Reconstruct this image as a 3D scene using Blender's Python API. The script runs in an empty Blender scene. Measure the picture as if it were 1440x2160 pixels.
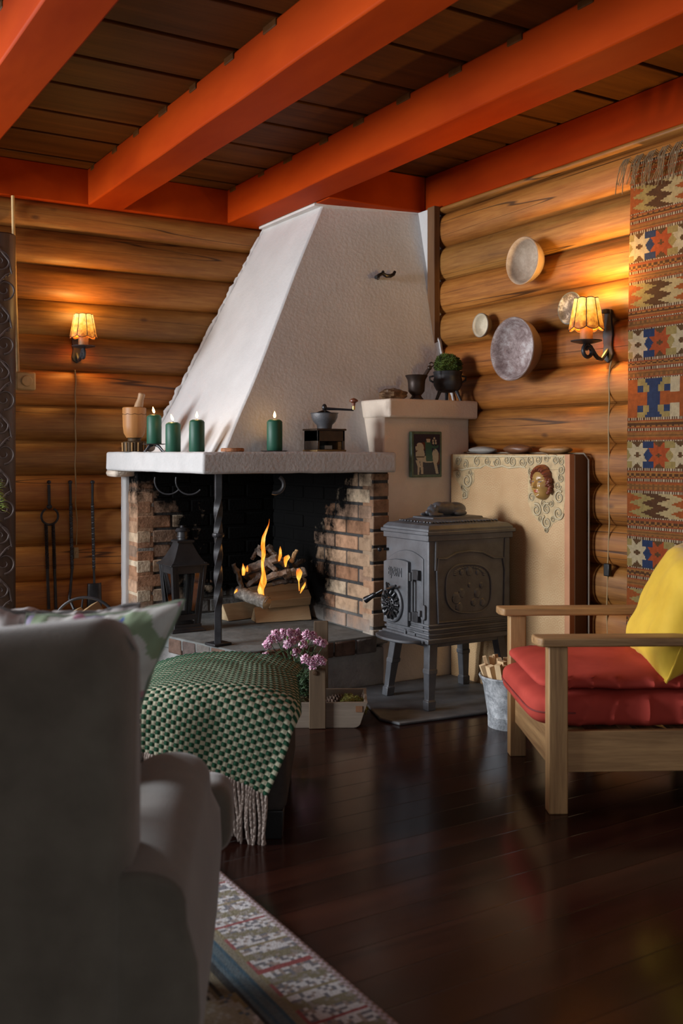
import bpy, math, random
from mathutils import Vector, Matrix, noise
from math import sin, cos, pi, radians, sqrt, floor, atan2
random.seed(7)
SC = bpy.context.scene
COL = SC.collection
# ------------------------------------------------------------------ camera
YAW = radians(31.24)                       # the camera looks 31 deg right of the log wall's normal
RT = Vector((cos(YAW), -sin(YAW), 0)); FW = Vector((sin(YAW), cos(YAW), 0))
CAMZ = 1.2; FPX = 2110.0; CX = 720.0; CY = 955.0
cd = bpy.data.cameras.new('camera'); cam = bpy.data.objects.new('camera', cd); COL.objects.link(cam)
cam.location = (0, 0, CAMZ); cam.rotation_euler = (pi/2, 0, -YAW)
cd.sensor_fit = 'HORIZONTAL'; cd.sensor_width = 24.0; cd.lens = FPX/1440*24
cd.shift_y = -(1080-CY)/1440; cd.clip_start = 0.05
cd.dof.use_dof = True; cd.dof.focus_distance = 4.75; cd.dof.aperture_fstop = 3.4
SC.camera = cam
# ------------------------------------------------------------------ light and exposure
SC.view_settings.view_transform = 'Standard'; SC.view_settings.look = 'None'
SC.view_settings.gamma = 1.0; SC.view_settings.exposure = 0.24; SC.view_settings.use_curve_mapping = False
SC.cycles.use_denoising = True
SC.cycles.max_bounces = 8; SC.cycles.sample_clamp_indirect = 4.0
w = bpy.data.worlds.new('world'); SC.world = w; w.use_nodes = True
w.node_tree.nodes['Background'].inputs[0].default_value = (0.95, 0.97, 1.0, 1)
w.node_tree.nodes['Background'].inputs[1].default_value = 0.50
def area(name, loc, rot, sx, sy, power, color):
    l = bpy.data.lights.new(name, 'AREA'); l.shape = 'RECTANGLE'; l.size = sx; l.size_y = sy
    l.energy = power; l.color = color
    o = bpy.data.objects.new(name, l); COL.objects.link(o); o.location = loc; o.rotation_euler = rot
    return o
# daylight through the window in the far left wall (faces +X into the room)
area('window_daylight', (-3.36, 4.62, 1.72), (0, radians(-82), 0), 1.60, 1.4, 310, (0.90, 0.95, 1.0))
# weaker daylight through the window in the left log wall, outside the frame (faces -Y)
area('side_window_daylight', (-1.05, 5.86, 1.72), (radians(-68), 0, 0), 1.9, 1.4, 170, (0.90, 0.95, 1.0))
# ------------------------------------------------------------------ pixel helpers (points on known planes)
def ray(px, py): return RT*((px-CX)/FPX) + FW + Vector((0, 0, (CY-py)/FPX))
CAM = Vector((0, 0, CAMZ))
def atX(px, py, x): r = ray(px, py); return CAM + r*(x/r.x)
def atY(px, py, y): r = ray(px, py); return CAM + r*(y/r.y)
def atZ(px, py, z): r = ray(px, py); return CAM + r*((z-CAMZ)/r.z)
def atD(px, py, d): return CAM + ray(px, py)*d
def atP(px, py, p0, n): r = ray(px, py); return CAM + r*((p0-CAM).dot(n)/r.dot(n))
def CF(xc, d, z=0.0): return RT*xc + FW*d + Vector((0, 0, z))   # camera-aligned floor frame
# ------------------------------------------------------------------ mesh builder
def V3(p): return Vector(p)
class B:
    def __init__(s, m=None): s.V = []; s.F = []; s.C = []; s.m = m or Matrix(); s.c = None
    def add(s, vs, fs, cols=None):
        n = len(s.V)
        for v in vs: s.V.append(s.m @ Vector(v))
        for i, f in enumerate(fs):
            s.F.append([n+k for k in f]); s.C.append(cols[i] if cols else s.c)
        return s
    def box(s, c, d, rot=None, taper=(1, 1)):
        R = rot if rot is not None else Matrix.Identity(3)
        R = R.to_3x3(); c = Vector(c); vs = []
        for z in (-1, 1):
            tx, ty = taper if z > 0 else (1, 1)
            for x, y in ((-1, -1), (1, -1), (1, 1), (-1, 1)):
                vs.append(c + R @ Vector((x*d[0]/2*tx, y*d[1]/2*ty, z*d[2]/2)))
        return s.add(vs, [(3, 2, 1, 0), (4, 5, 6, 7), (0, 1, 5, 4), (1, 2, 6, 5), (2, 3, 7, 6), (3, 0, 4, 7)])
    def bb(s, lo, hi):
        return s.box([(a+b)/2 for a, b in zip(lo, hi)], [b-a for a, b in zip(lo, hi)])
    def prism(s, poly, vec):
        n = len(poly); vec = Vector(vec); vs = [Vector(p) for p in poly] + [Vector(p)+vec for p in poly]
        return s.add(vs, [tuple(range(n-1, -1, -1)), tuple(range(n, 2*n))] + [(i, (i+1) % n, n+(i+1) % n, n+i) for i in range(n)])
    def loft(s, rings, cap=True, closed=True):
        n = len(rings[0]); vs = [p for r in rings for p in r]; fs = []
        for k in range(len(rings)-1):
            for i in range(n if closed else n-1):
                j = (i+1) % n; fs.append((k*n+i, k*n+j, (k+1)*n+j, (k+1)*n+i))
        if cap and closed:
            fs.append(tuple(range(n-1, -1, -1))); fs.append(tuple(range((len(rings)-1)*n, len(rings)*n)))
        return s.add(vs, fs)
    def lathe(s, prof, c=(0, 0, 0), seg=28, M=None, lob=None, cap=True):
        M = (M or Matrix.Identity(3)).to_3x3(); c = Vector(c); rings = []
        for r, z in prof:
            rr = max(r, 1e-4); ring = []
            for i in range(seg):
                a = 2*pi*i/seg; q = rr*(lob(a, z) if lob else 1)
                ring.append(c + M @ Vector((q*cos(a), q*sin(a), z)))
            rings.append(ring)
        return s.loft(rings, cap=cap)
    def tube(s, pts, r, seg=8, cap=True, closed=False, square=False, twist=0.0):
        pts = [Vector(p) for p in pts]; n = len(pts); rings = []
        t0 = (pts[1]-pts[0]).normalized()
        up = Vector((0, 0, 1)) if abs(t0.z) < .9 else Vector((1, 0, 0))
        nrm = (up - t0*up.dot(t0)).normalized()
        for i in range(n):
            if closed: t = pts[(i+1) % n]-pts[i-1]
            else: t = pts[min(i+1, n-1)]-pts[max(i-1, 0)]
            t = t.normalized() if t.length > 1e-9 else t0
            nrm = nrm - t*nrm.dot(t); nrm = nrm.normalized() if nrm.length > 1e-6 else t.orthogonal().normalized()
            bi = t.cross(nrm); rr = r[i] if isinstance(r, (list, tuple)) else r; ring = []
            tw = twist*i/(n-1)
            for k in range(seg):
                a = 2*pi*k/seg + tw + (pi/4 if square else 0); ring.append(pts[i] + (nrm*cos(a)+bi*sin(a))*rr)
            rings.append(ring)
        if closed: rings.append(rings[0])
        return s.loft(rings, cap=cap and not closed)
    def ell(s, c, r, seg=20, rg=12, nz=0.0, nsc=1.0, M=None, e=1.0):
        M = (M or Matrix.Identity(3)).to_3x3(); c = Vector(c); rings = []
        def pw(x): return math.copysign(abs(x)**e, x)
        for j in range(rg+1):
            ph = -pi/2 + pi*j/rg; ring = []
            for i in range(seg):
                a = 2*pi*i/seg
                d = Vector((max(pw(cos(ph)), 1e-3)*pw(cos(a)), max(pw(cos(ph)), 1e-3)*pw(sin(a)), pw(sin(ph))))
                k = 1 + (nz*noise.noise(d*nsc + c*3) if nz else 0)
                ring.append(c + M @ Vector((d.x*r[0]*k, d.y*r[1]*k, d.z*r[2]*k)))
            rings.append(ring)
        return s.loft(rings)
    def grid(s, fn, nu, nv, col=None):
        vs = [fn(i/nu, j/nv) for j in range(nv+1) for i in range(nu+1)]; fs = []; cs = []
        for j in range(nv):
            for i in range(nu):
                a = j*(nu+1)+i; fs.append((a, a+1, a+nu+2, a+nu+1))
                if col: cs.append(col((i+.5)/nu, (j+.5)/nv))
        return s.add(vs, fs, cs if col else None)
    def build(s, name, mat, parent=None, world=False, smooth=35, bevel=0, bseg=2, sub=0, solid=0, remesh=0, label=None, noise_disp=None):
        me = bpy.data.meshes.new(name)
        V = s.V
        if noise_disp:
            amp, sc = noise_disp; V = [v + noise.noise_vector(v*sc)*amp for v in V]
        if world and parent is not None:
            inv = root_matrix(parent).inverted(); V = [inv @ v for v in V]
        me.from_pydata([tuple(v) for v in V], [], s.F); me.update()
        if any(c is not None for c in s.C):
            at = me.color_attributes.new('Col', 'FLOAT_COLOR', 'CORNER'); buf = []
            for f, c in zip(s.F, s.C):
                c = c or (1, 1, 1); buf += [c[0], c[1], c[2], 1.0]*len(f)
            at.data.foreach_set('color', buf)
        if smooth:
            me.polygons.foreach_set('use_smooth', [True]*len(me.polygons)); me.set_sharp_from_angle(angle=radians(smooth))
        me.materials.append(mat)
        o = bpy.data.objects.new(name, me); COL.objects.link(o)
        if parent is not None: o.parent = parent
        if remesh:
            q = o.modifiers.new('remesh', 'REMESH'); q.mode = 'VOXEL'; q.voxel_size = remesh; q.use_smooth_shade = True
            q = o.modifiers.new('smooth', 'SMOOTH'); q.factor = .5; q.iterations = 4
        if solid:
            q = o.modifiers.new('solid', 'SOLIDIFY'); q.thickness = solid; q.offset = 0
        if bevel:
            q = o.modifiers.new('bevel', 'BEVEL'); q.width = bevel; q.segments = bseg; q.limit_method = 'ANGLE'; q.angle_limit = radians(40)
        if sub:
            q = o.modifiers.new('sub', 'SUBSURF'); q.levels = sub; q.render_levels = sub
        if label: o['label'] = label
        return o
RM = {}
def root_matrix(o):
    while o is not None:
        if o.name in RM: return RM[o.name]
        o = o.parent
    return Matrix()
def tag(o, label, cat, group=None, kind=None):
    if label: o['label'] = label
    if cat: o['category'] = cat
    if group: o['group'] = group
    if kind: o['kind'] = kind
    return o
def thing(name, label, cat, loc=(0, 0, 0), rz=0.0, group=None):
    o = bpy.data.objects.new(name, None); COL.objects.link(o); o.empty_display_size = .1
    o.location = loc; o.rotation_euler = (0, 0, rz)
    RM[o.name] = Matrix.Translation(Vector(loc)) @ Matrix.Rotation(rz, 4, 'Z')
    return tag(o, label, cat, group)
def struct(o): o['kind'] = 'structure'; return o
def Rz(a): return Matrix.Rotation(a, 3, 'Z')
def Rx(a): return Matrix.Rotation(a, 3, 'X')
def Ry(a): return Matrix.Rotation(a, 3, 'Y')
def align(d):
    d = Vector(d).normalized(); return d.to_track_quat('Z', 'Y').to_matrix()
def frame(x, y):                           # 4x4 from two axes
    x = Vector(x).normalized(); y = Vector(y); z = x.cross(y).normalized(); y = z.cross(x)
    return Matrix((x, y, z)).transposed()
def arc(c, r, a0, a1, n, u, v):
    c = Vector(c); u = Vector(u); v = Vector(v)
    return [c + u*r*cos(a0+(a1-a0)*i/n) + v*r*sin(a0+(a1-a0)*i/n) for i in range(n+1)]
def spiral(c, r0, r1, a0, a1, n, u, v):
    c = Vector(c); u = Vector(u); v = Vector(v); o = []
    for i in range(n+1):
        t = i/n; a = a0+(a1-a0)*t; r = r0+(r1-r0)*t; o.append(c + u*r*cos(a) + v*r*sin(a))
    return o
# ------------------------------------------------------------------ materials
def nt(name):
    m = bpy.data.materials.new(name); m.use_nodes = True; t = m.node_tree
    return m, t, t.nodes['Principled BSDF']
def sc(c, k): return tuple(min(1, max(0, x*k)) for x in c[:3]) + (1,)
def c4(c): return (c[0], c[1], c[2], 1)
def N(t, typ, **k):
    n = t.nodes.new(typ)
    for a, b in k.items(): setattr(n, a, b)
    return n
def coords(t, scale=(1, 1, 1), rot=(0, 0, 0)):
    tc = N(t, 'ShaderNodeTexCoord'); mp = N(t, 'ShaderNodeMapping'); mp.inputs['Scale'].default_value = scale; mp.inputs['Rotation'].default_value = rot
    t.links.new(tc.outputs['Object'], mp.inputs['Vector']); return mp.outputs['Vector']
def noi(t, vec, scale, detail=4, rough=.55, dist=0):
    n = N(t, 'ShaderNodeTexNoise'); n.inputs['Scale'].default_value = scale; n.inputs['Detail'].default_value = detail
    n.inputs['Roughness'].default_value = rough; n.inputs['Distortion'].default_value = dist
    t.links.new(vec, n.inputs['Vector']); return n.outputs['Fac']
def ramp(t, fac, stops):
    r = N(t, 'ShaderNodeValToRGB'); el = r.color_ramp.elements
    while len(el) < len(stops): el.new(.5)
    for e, (p, c) in zip(el, stops): e.position = p; e.color = c4(c)
    t.links.new(fac, r.inputs['Fac']); return r.outputs['Color']
def mix(t, a, b, fac, mode='MIX'):
    n = N(t, 'ShaderNodeMix'); n.data_type = 'RGBA'; n.blend_type = mode
    for s, v in ((n.inputs['Factor'], fac), (n.inputs[6], a), (n.inputs[7], b)):
        if isinstance(v, (int, float)): s.default_value = v
        elif isinstance(v, tuple): s.default_value = c4(v)
        else: t.links.new(v, s)
    return n.outputs[2]
def mth(t, op, a, b=0.0, c=None):
    n = N(t, 'ShaderNodeMath', operation=op)
    for i, v in enumerate((a, b) if c is None else (a, b, c)):
        if isinstance(v, (int, float)): n.inputs[i].default_value = v
        else: t.links.new(v, n.inputs[i])
    return n.outputs[0]
def bumpn(t, p, h, strength, dist=.01):
    b = N(t, 'ShaderNodeBump'); b.inputs['Strength'].default_value = strength; b.inputs['Distance'].default_value = dist
    t.links.new(h, b.inputs['Height']); t.links.new(b.outputs['Normal'], p.inputs['Normal'])
def MAT(name, col, rough=.6, metal=0.0, var=.2, nsc=8, stretch=(1, 1, 1), bump=.15, bsc=60, bd=.004, spec=.5, col2=None, sheen=0):
    m, t, p = nt(name); v = coords(t, stretch)
    f = noi(t, v, nsc, 5)
    c = ramp(t, f, [(.3, sc(col, 1-var)), (.7, col2 if col2 else sc(col, 1+var))])
    t.links.new(c, p.inputs['Base Color'])
    p.inputs['Roughness'].default_value = rough; p.inputs['Metallic'].default_value = metal
    p.inputs['Specular IOR Level'].default_value = spec
    if sheen: p.inputs['Sheen Weight'].default_value = sheen
    if bump: bumpn(t, p, noi(t, v, bsc, 1.5), bump, bd)
    return m
def WOOD(name, light, dark, axis=0, rough=.5, grain=14, bump=.15, spec=.4, wear=None):
    m, t, p = nt(name); st = [1, 1, 1]; st[axis] = .07
    v = coords(t, tuple(st))
    f1 = noi(t, v, grain, 6, .6, .6); f2 = noi(t, v, grain*7, 4, .6)
    f = mth(t, 'ADD', mth(t, 'MULTIPLY', f1, .75), mth(t, 'MULTIPLY', f2, .25))
    c = ramp(t, f, [(.32, dark), (.52, tuple((a+b)/2 for a, b in zip(light, dark))), (.68, light)])
    if wear:
        v2 = coords(t); c = mix(t, c, wear, mth(t, 'MULTIPLY', ramp_f(t, noi(t, v2, 5, 5), .5, .72), .6))
    t.links.new(c, p.inputs['Base Color']); p.inputs['Roughness'].default_value = rough; p.inputs['Specular IOR Level'].default_value = spec
    bumpn(t, p, f1, bump, .002); return m
def ramp_f(t, f, a, b):
    n = N(t, 'ShaderNodeMapRange'); n.inputs[1].default_value = a; n.inputs[2].default_value = b
    t.links.new(f, n.inputs[0]); return n.outputs[0]
def VCOL(name, rough=.8, var=.25, bsc=250, bump=.3, nsc=30, bd=.002, spec=.2):
    m, t, p = nt(name); a = N(t, 'ShaderNodeVertexColor'); a.layer_name = 'Col'; v = coords(t)
    c = mix(t, a.outputs['Color'], ramp(t, noi(t, v, nsc, 4), [(.3, (1-var,)*3), (.7, (1+0*var,)*3)]), 1.0, 'MULTIPLY')
    t.links.new(c, p.inputs['Base Color']); p.inputs['Roughness'].default_value = rough; p.inputs['Specular IOR Level'].default_value = spec
    if bump: bumpn(t, p, noi(t, v, bsc, 1.5), bump, bd)
    return m
def va_large(t, tc, st):
    v = N(t, 'ShaderNodeVectorMath', operation='MULTIPLY'); t.links.new(tc.outputs['Object'], v.inputs[0]); v.inputs[1].default_value = [1.0 if s == 1 else .3 for s in st]; return v.outputs[0]
def LOG(name, axis, z0, pitch, seed):
    m, t, p = nt(name); st = [1, 1, 1]; st[axis] = .09
    tc = N(t, 'ShaderNodeTexCoord'); sx = N(t, 'ShaderNodeSeparateXYZ'); t.links.new(tc.outputs['Object'], sx.inputs[0])
    idx = mth(t, 'FLOOR', mth(t, 'DIVIDE', mth(t, 'SUBTRACT', sx.outputs['Z'], z0), pitch))
    wn = N(t, 'ShaderNodeTexWhiteNoise', noise_dimensions='1D'); t.links.new(mth(t, 'ADD', idx, seed), wn.inputs['W'])
    va = N(t, 'ShaderNodeVectorMath', operation='MULTIPLY_ADD')
    t.links.new(tc.outputs['Object'], va.inputs[0]); va.inputs[1].default_value = st
    t.links.new(wn.outputs['Color'], va.inputs[2]); v = va.outputs[0]
    f1 = noi(t, v, 6, 5, .55, .5); f2 = noi(t, v, 60, 4, .6, .3)
    vf = N(t, 'ShaderNodeVectorMath', operation='MULTIPLY'); t.links.new(v, vf.inputs[0]); s3 = [1.0]*3; s3[axis] = .30; vf.inputs[1].default_value = s3
    f3 = noi(t, vf.outputs[0], 130, 3, .6, .2)
    f = mth(t, 'ADD', mth(t, 'ADD', mth(t, 'MULTIPLY', f1, .50), mth(t, 'MULTIPLY', f2, .28)), mth(t, 'MULTIPLY', f3, .22))
    c = ramp(t, f, [(.36, (.17, .060, .010)), (.50, (.33, .130, .025)), (.64, (.46, .215, .052))])
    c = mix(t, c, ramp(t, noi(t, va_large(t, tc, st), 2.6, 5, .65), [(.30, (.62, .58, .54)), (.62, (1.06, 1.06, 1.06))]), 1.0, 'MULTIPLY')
    # per-log hue
    c = mix(t, c, mix(t, (1.12, .90, .72), (.78, .86, .92), wn.outputs['Value']), .9, 'MULTIPLY')
    # knots
    k = N(t, 'ShaderNodeTexVoronoi'); k.inputs['Scale'].default_value = 4.2
    vk = N(t, 'ShaderNodeVectorMath', operation='MULTIPLY_ADD'); sk = [1.3]*3; sk[axis] = .62
    t.links.new(tc.outputs['Object'], vk.inputs[0]); vk.inputs[1].default_value = sk; t.links.new(wn.outputs['Color'], vk.inputs[2]); t.links.new(vk.outputs[0], k.inputs['Vector'])
    kf = ramp_f(t, k.outputs['Distance'], .085, .03)
    c = mix(t, c, (.07, .025, .009), mth(t, 'MULTIPLY', kf, .75))
    # long drying cracks
    st2 = [2.6]*3; st2[axis] = .055
    vc = N(t, 'ShaderNodeVectorMath', operation='MULTIPLY'); t.links.new(v, vc.inputs[0])
    vc.inputs[1].default_value = [a/b for a, b in zip(st2, st)]
    n3 = noi(t, vc.outputs[0], 2.6, 2, .4, .0)
    cr = mth(t, 'ABSOLUTE', mth(t, 'SUBTRACT', n3, .5)); crf = ramp_f(t, cr, .0042, .001)
    c = mix(t, c, (.022, .009, .004), mth(t, 'MULTIPLY', crf, .8))
    t.links.new(c, p.inputs['Base Color']); p.inputs['Roughness'].default_value = .52; p.inputs['Specular IOR Level'].default_value = .35
    h = mth(t, 'SUBTRACT', noi(t, v, 14, 2, .5, .3), mth(t, 'MULTIPLY', crf, .8)); bumpn(t, p, h, .3, .004)
    return m
PLASTER = MAT('plaster', (.60, .59, .58), .85, 0, .06, 5, bump=.22, bsc=55, bd=.006, spec=.2)
PLASTER_M = MAT('painted_mantel', (.50, .49, .48), .8, 0, .08, 7, bump=.35, bsc=60, bd=.006, spec=.2)
PLASTER_WARM = MAT('plaster_worn', (.70, .59, .48), .85, 0, .1, 5, bump=.5, bsc=75, bd=.005, spec=.2)
STONE_G = MAT('hearth_stone', (.140, .150, .146), .8, 0, .35, 9, bump=.5, bsc=30, bd=.006)
RENDER_G = MAT('grey_render', (.30, .29, .28), .9, 0, .2, 12, bump=.8, bsc=50, bd=.01)
IRON = MAT('black_iron', (.030, .030, .033), .42, .3, .4, 20, bump=.25, bsc=60, bd=.002)
IRON_GLOSS = MAT('polished_iron', (.03, .03, .033), .3, .6, .4, 20, bump=.15, bsc=60, bd=.002)
CAST = MAT('cast_iron', (.070, .074, .084), .5, .0, .35, 14, bump=.3, bsc=120, bd=.002)
CAST.node_tree.nodes['Principled BSDF'].inputs['Specular IOR Level'].default_value = .9
BEAM = MAT('red_paint', (.31, .026, .0012), .65, 0, .22, 3, (1, .3, 1), bump=.25, bsc=14, bd=.006, spec=.05, col2=(.40, .046, .0025))
CEIL = WOOD('ceiling_board', (.125, .043, .0075), (.050, .016, .0028), 0, .6, 9, spec=.1)
SAWN = WOOD('split_wood', (.62, .43, .22), (.42, .26, .11), 0, .8, 12)
OAK = WOOD('worn_oak', (.56, .34, .15), (.17, .085, .034), 0, .5, 17, .3)
OAKV = WOOD('worn_oak_upright', (.54, .33, .145), (.17, .085, .034), 2, .5, 17, .3)
OAKY = WOOD('worn_oak_cross', (.54, .33, .145), (.17, .085, .034), 1, .5, 17, .3)
BRASS = MAT('brass', (.6, .4, .12), .35, 1, .2, 10, bump=0)
CLOTHBUMP = dict(bump=.35, bsc=350, bd=.0015)
def EMIT(name, col, st, alpha=1.0):
    m, t, p = nt(name); t.nodes.remove(p); e = N(t, 'ShaderNodeEmission'); e.inputs[0].default_value = c4(col); e.inputs[1].default_value = st
    out = t.nodes['Material Output']
    if alpha < 1:
        tr = N(t, 'ShaderNodeBsdfTransparent'); mx = N(t, 'ShaderNodeMixShader'); mx.inputs[0].default_value = alpha
        t.links.new(tr.outputs[0], mx.inputs[1]); t.links.new(e.outputs[0], mx.inputs[2]); t.links.new(mx.outputs[0], out.inputs[0])
    else: t.links.new(e.outputs[0], out.inputs[0])
    return m
# ================================================================== the room
XR, YB = 3.43, 5.60          # mean log faces of the right wall and the left (back) wall
ZB, ZC = 2.595, 2.80         # underside of the beams, ceiling boards
# floor of dark boards running along X
def floor_mat():
    m, t, p = nt('dark_floor_boards'); tc = N(t, 'ShaderNodeTexCoord'); sx = N(t, 'ShaderNodeSeparateXYZ'); t.links.new(tc.outputs['Object'], sx.inputs[0])
    q = mth(t, 'DIVIDE', sx.outputs['Y'], .128); idx = mth(t, 'FLOOR', q); fr = mth(t, 'FRACT', q)
    wn = N(t, 'ShaderNodeTexWhiteNoise', noise_dimensions='1D'); t.links.new(idx, wn.inputs['W'])
    va = N(t, 'ShaderNodeVectorMath', operation='MULTIPLY_ADD'); t.links.new(tc.outputs['Object'], va.inputs[0]); va.inputs[1].default_value = (.1, 1, 1); t.links.new(wn.outputs['Color'], va.inputs[2])
    f = noi(t, va.outputs[0], 11, 6, .6, .4)
    c = ramp(t, f, [(.3, (.014, .0046, .0034)), (.7, (.036, .0118, .0072))])
    c = mix(t, c, mix(t, (.75, .75, .75), (1.25, 1.2, 1.15), wn.outputs['Value']), 1.0, 'MULTIPLY')
    edge = mth(t, 'ABSOLUTE', mth(t, 'SUBTRACT', fr, .5)); n2 = noi(t, va.outputs[0], 60, 3)
    seam = ramp_f(t, mth(t, 'ADD', edge, mth(t, 'MULTIPLY', mth(t, 'SUBTRACT', n2, .5), .012)), .482, .494)
    c = mix(t, c, (.004, .002, .002), seam)
    v = coords(t); sp = ramp_f(t, noi(t, v, 90, 2), .76, .8); c = mix(t, c, (.12, .08, .06), mth(t, 'MULTIPLY', sp, .25))
    t.links.new(c, p.inputs['Base Color'])
    t.links.new(mth(t, 'ADD', mth(t, 'MULTIPLY', noi(t, v, 3.5, 5), .14), .12), p.inputs['Roughness'])
    h = mth(t, 'SUBTRACT', mth(t, 'MULTIPLY', noi(t, va.outputs[0], 3, 2), .6), seam); bumpn(t, p, h, .2, .003)
    p.inputs['Specular IOR Level'].default_value = .27
    return m
b = B(); b.bb((-3.4, -1.5, -.06), (3.9, 6.0, 0)); struct(b.build('floor', floor_mat()))
# ceiling boards across the beams, with open dark joints
b = B(); y = -1.5
edges = [-1.2+.37*i for i in range(40)]
cuts = [3.61-.37*k for k in range(1, 14)][::-1] + [3.61, 3.99, 4.33, 4.708, 5.04, 5.42, 5.8]
for a, c in zip(cuts[:-1], cuts[1:]):
    b.bb((-3.3, a+.022, ZC), (3.9, c-.006, ZC+.03))
rs = random.Random(14)
for x in (-1.80, -.93, -.06, .81, 1.705, 2.565):       # board ends and packing that show over the beams
    for c in cuts[:-1]:
        k = rs.uniform(.06, .11); b.bb((x-.004, c+.03, ZC-.026), (x+.004, c+.03+k, ZC+.004))
b.bb((-3.3, -1.5, ZC+.055), (3.9, 6.0, ZC+.08))
struct(b.build('ceiling', CEIL, bevel=.004))
# red painted beams
trim_n = [0]
def trim(b, mat, **k):
    trim_n[0] += 1; o = b.build('trim_%d' % trim_n[0], mat, **k); return struct(o)
def beam(x0, x1, y0, y1, seed):
    b = B(); n = 60
    for k in range(n+1): pass
    rings = []
    for k in range(n+1):
        y = y0+(y1-y0)*k/n; w = lambda s: .004*noise.noise(Vector((y*1.7, s, seed)))
        rings.append([Vector((x0+w(1), y, ZB+w(2))), Vector((x1+w(3), y, ZB+w(4))), Vector((x1+w(5), y, ZC+.002)), Vector((x0+w(6), y, ZC+.002))])
    b.loft(rings); return trim(b, BEAM, bevel=.008)
for i, x in enumerate((-1.80, -.93, -.06, .81, 1.705, 2.565)): beam(x, x+.207, -1.5, 5.57, i*3.1)
b = B(); b.bb((-3.3, 5.565, ZB), (3.9, 5.75, ZC)); trim(b, BEAM, bevel=.006)          # wall plate, left wall
b = B(); b.bb((3.432, -1.5, ZB), (3.62, 5.565, ZC)); trim(b, BEAM, bevel=.006)        # wall plate, right wall
b = B(); b.bb((2.78, 4.715, ZB), (3.430, 4.86, ZC)); trim(b, BEAM, bevel=.006)        # trimmer before the flue
SHIM = WOOD('shim', (.36, .18, .06), (.2, .09, .03), 1, .7)
# log walls
def logrow(b, axis, front, a0, a1, z0, z1, seed, n=None):
    """one round-faced log from a0 to a1 along the axis; its face bulges towards the room"""
    n = n or max(2, int((a1-a0)/.12)); m = 12; rings = []
    for k in range(n+1):
        a = a0+(a1-a0)*k/n; ring = []
        wob = .006*noise.noise(Vector((a*.9, seed, 0))); wz = .006*noise.noise(Vector((a*.7, seed, 7)))
        for i in range(m+1):
            t = i/m; s = 2*t-1
            bul = .042*(1-abs(s)**3.2)          # flat belly, sharp turn into the joint
            z = z0+(z1-z0)*t + wz*(1-s*s)
            d = front + .028 - bul - wob
            ring.append(Vector((a, d, z)) if axis == 0 else Vector((d, a, z)))
        back = front+.16
        ring += [Vector((a, back, z1)), Vector((a, back, z0))] if axis == 0 else [Vector((back, a, z1)), Vector((back, a, z0))]
        rings.append(ring)
    b.loft(rings)
PL, G0L = .1954, 1.2695
WY0, WY1, WZ0, WZ1 = 3.88, 5.38, .88, 2.55
VX0, VX1, VZ0, VZ1 = -2.05, -.05, .90, 2.40      # the side window in the left wall
b = B()
for i in range(-7, 8):
    z0 = G0L+i*PL; z1 = min(z0+PL, ZB+.004); z0 = max(z0, 0)
    if z1-z0 < .02: continue
    if z1 > VZ0+.05 and z0 < VZ1-.05:
        logrow(b, 0, YB, -3.3, VX0, z0, z1, i); logrow(b, 0, YB, VX1, 3.62, z0, z1, i)
    else: logrow(b, 0, YB, -3.3, 3.62, z0, z1, i)
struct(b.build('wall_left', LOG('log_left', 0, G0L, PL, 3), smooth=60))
PR, G0R = .1880, 1.429
b = B()
for i in range(-8, 7):
    z0 = G0R+i*PR; z1 = min(z0+PR, ZB+.004); z0 = max(z0, 0)
    if z1-z0 < .02: continue
    logrow(b, 1, XR, -1.5, 5.70, z0, z1, 40+i)
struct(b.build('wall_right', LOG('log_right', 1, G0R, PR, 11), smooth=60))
b = B()
for lo, hi in (((-3.42, -1.5, 0), (-3.3, WY0, ZC)), ((-3.42, WY1, 0), (-3.3, 5.76, ZC)), ((-3.42, WY0, 0), (-3.3, WY1, WZ0)), ((-3.42, WY0, WZ1), (-3.3, WY1, ZC))): b.bb(lo, hi)
struct(b.build('wall_far_left', MAT('panel_wall', (.23, .10, .035), .6)))
# the window in the far left wall that lights the room
FRAME = WOOD('window_paint', (.22, .11, .045), (.10, .05, .02), 2)
b = B()
for y0, y1, z0, z1 in ((WY0, WY0+.06, WZ0, WZ1), (WY1-.06, WY1, WZ0, WZ1), (WY0, WY1, WZ0, WZ0+.06), (WY0, WY1, WZ1-.06, WZ1), (4.61, 4.65, WZ0, WZ1)):
    b.bb((-3.35, y0, z0), (-3.29, y1, z1))
struct(b.build('window_1', FRAME, bevel=.004))
b = B()
for x0, x1, z0, z1 in ((VX0, VX0+.06, VZ0, VZ1), (VX1-.06, VX1, VZ0, VZ1), (VX0, VX1, VZ0, VZ0+.06), (VX0, VX1, VZ1-.06, VZ1), (-1.07, -1.03, VZ0, VZ1)): b.bb((x0, YB+.02, z0), (x1, YB+.12, z1))
struct(b.build('window_2', FRAME, bevel=.004))
# trim board where the plaster meets the logs
b = B(); b.bb((3.375, 4.555, 1.55), (3.415, 4.622, ZB)); trim(b, WOOD('trim_wood', (.20, .10, .045), (.11, .05, .02), 2), bevel=.003)
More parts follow.
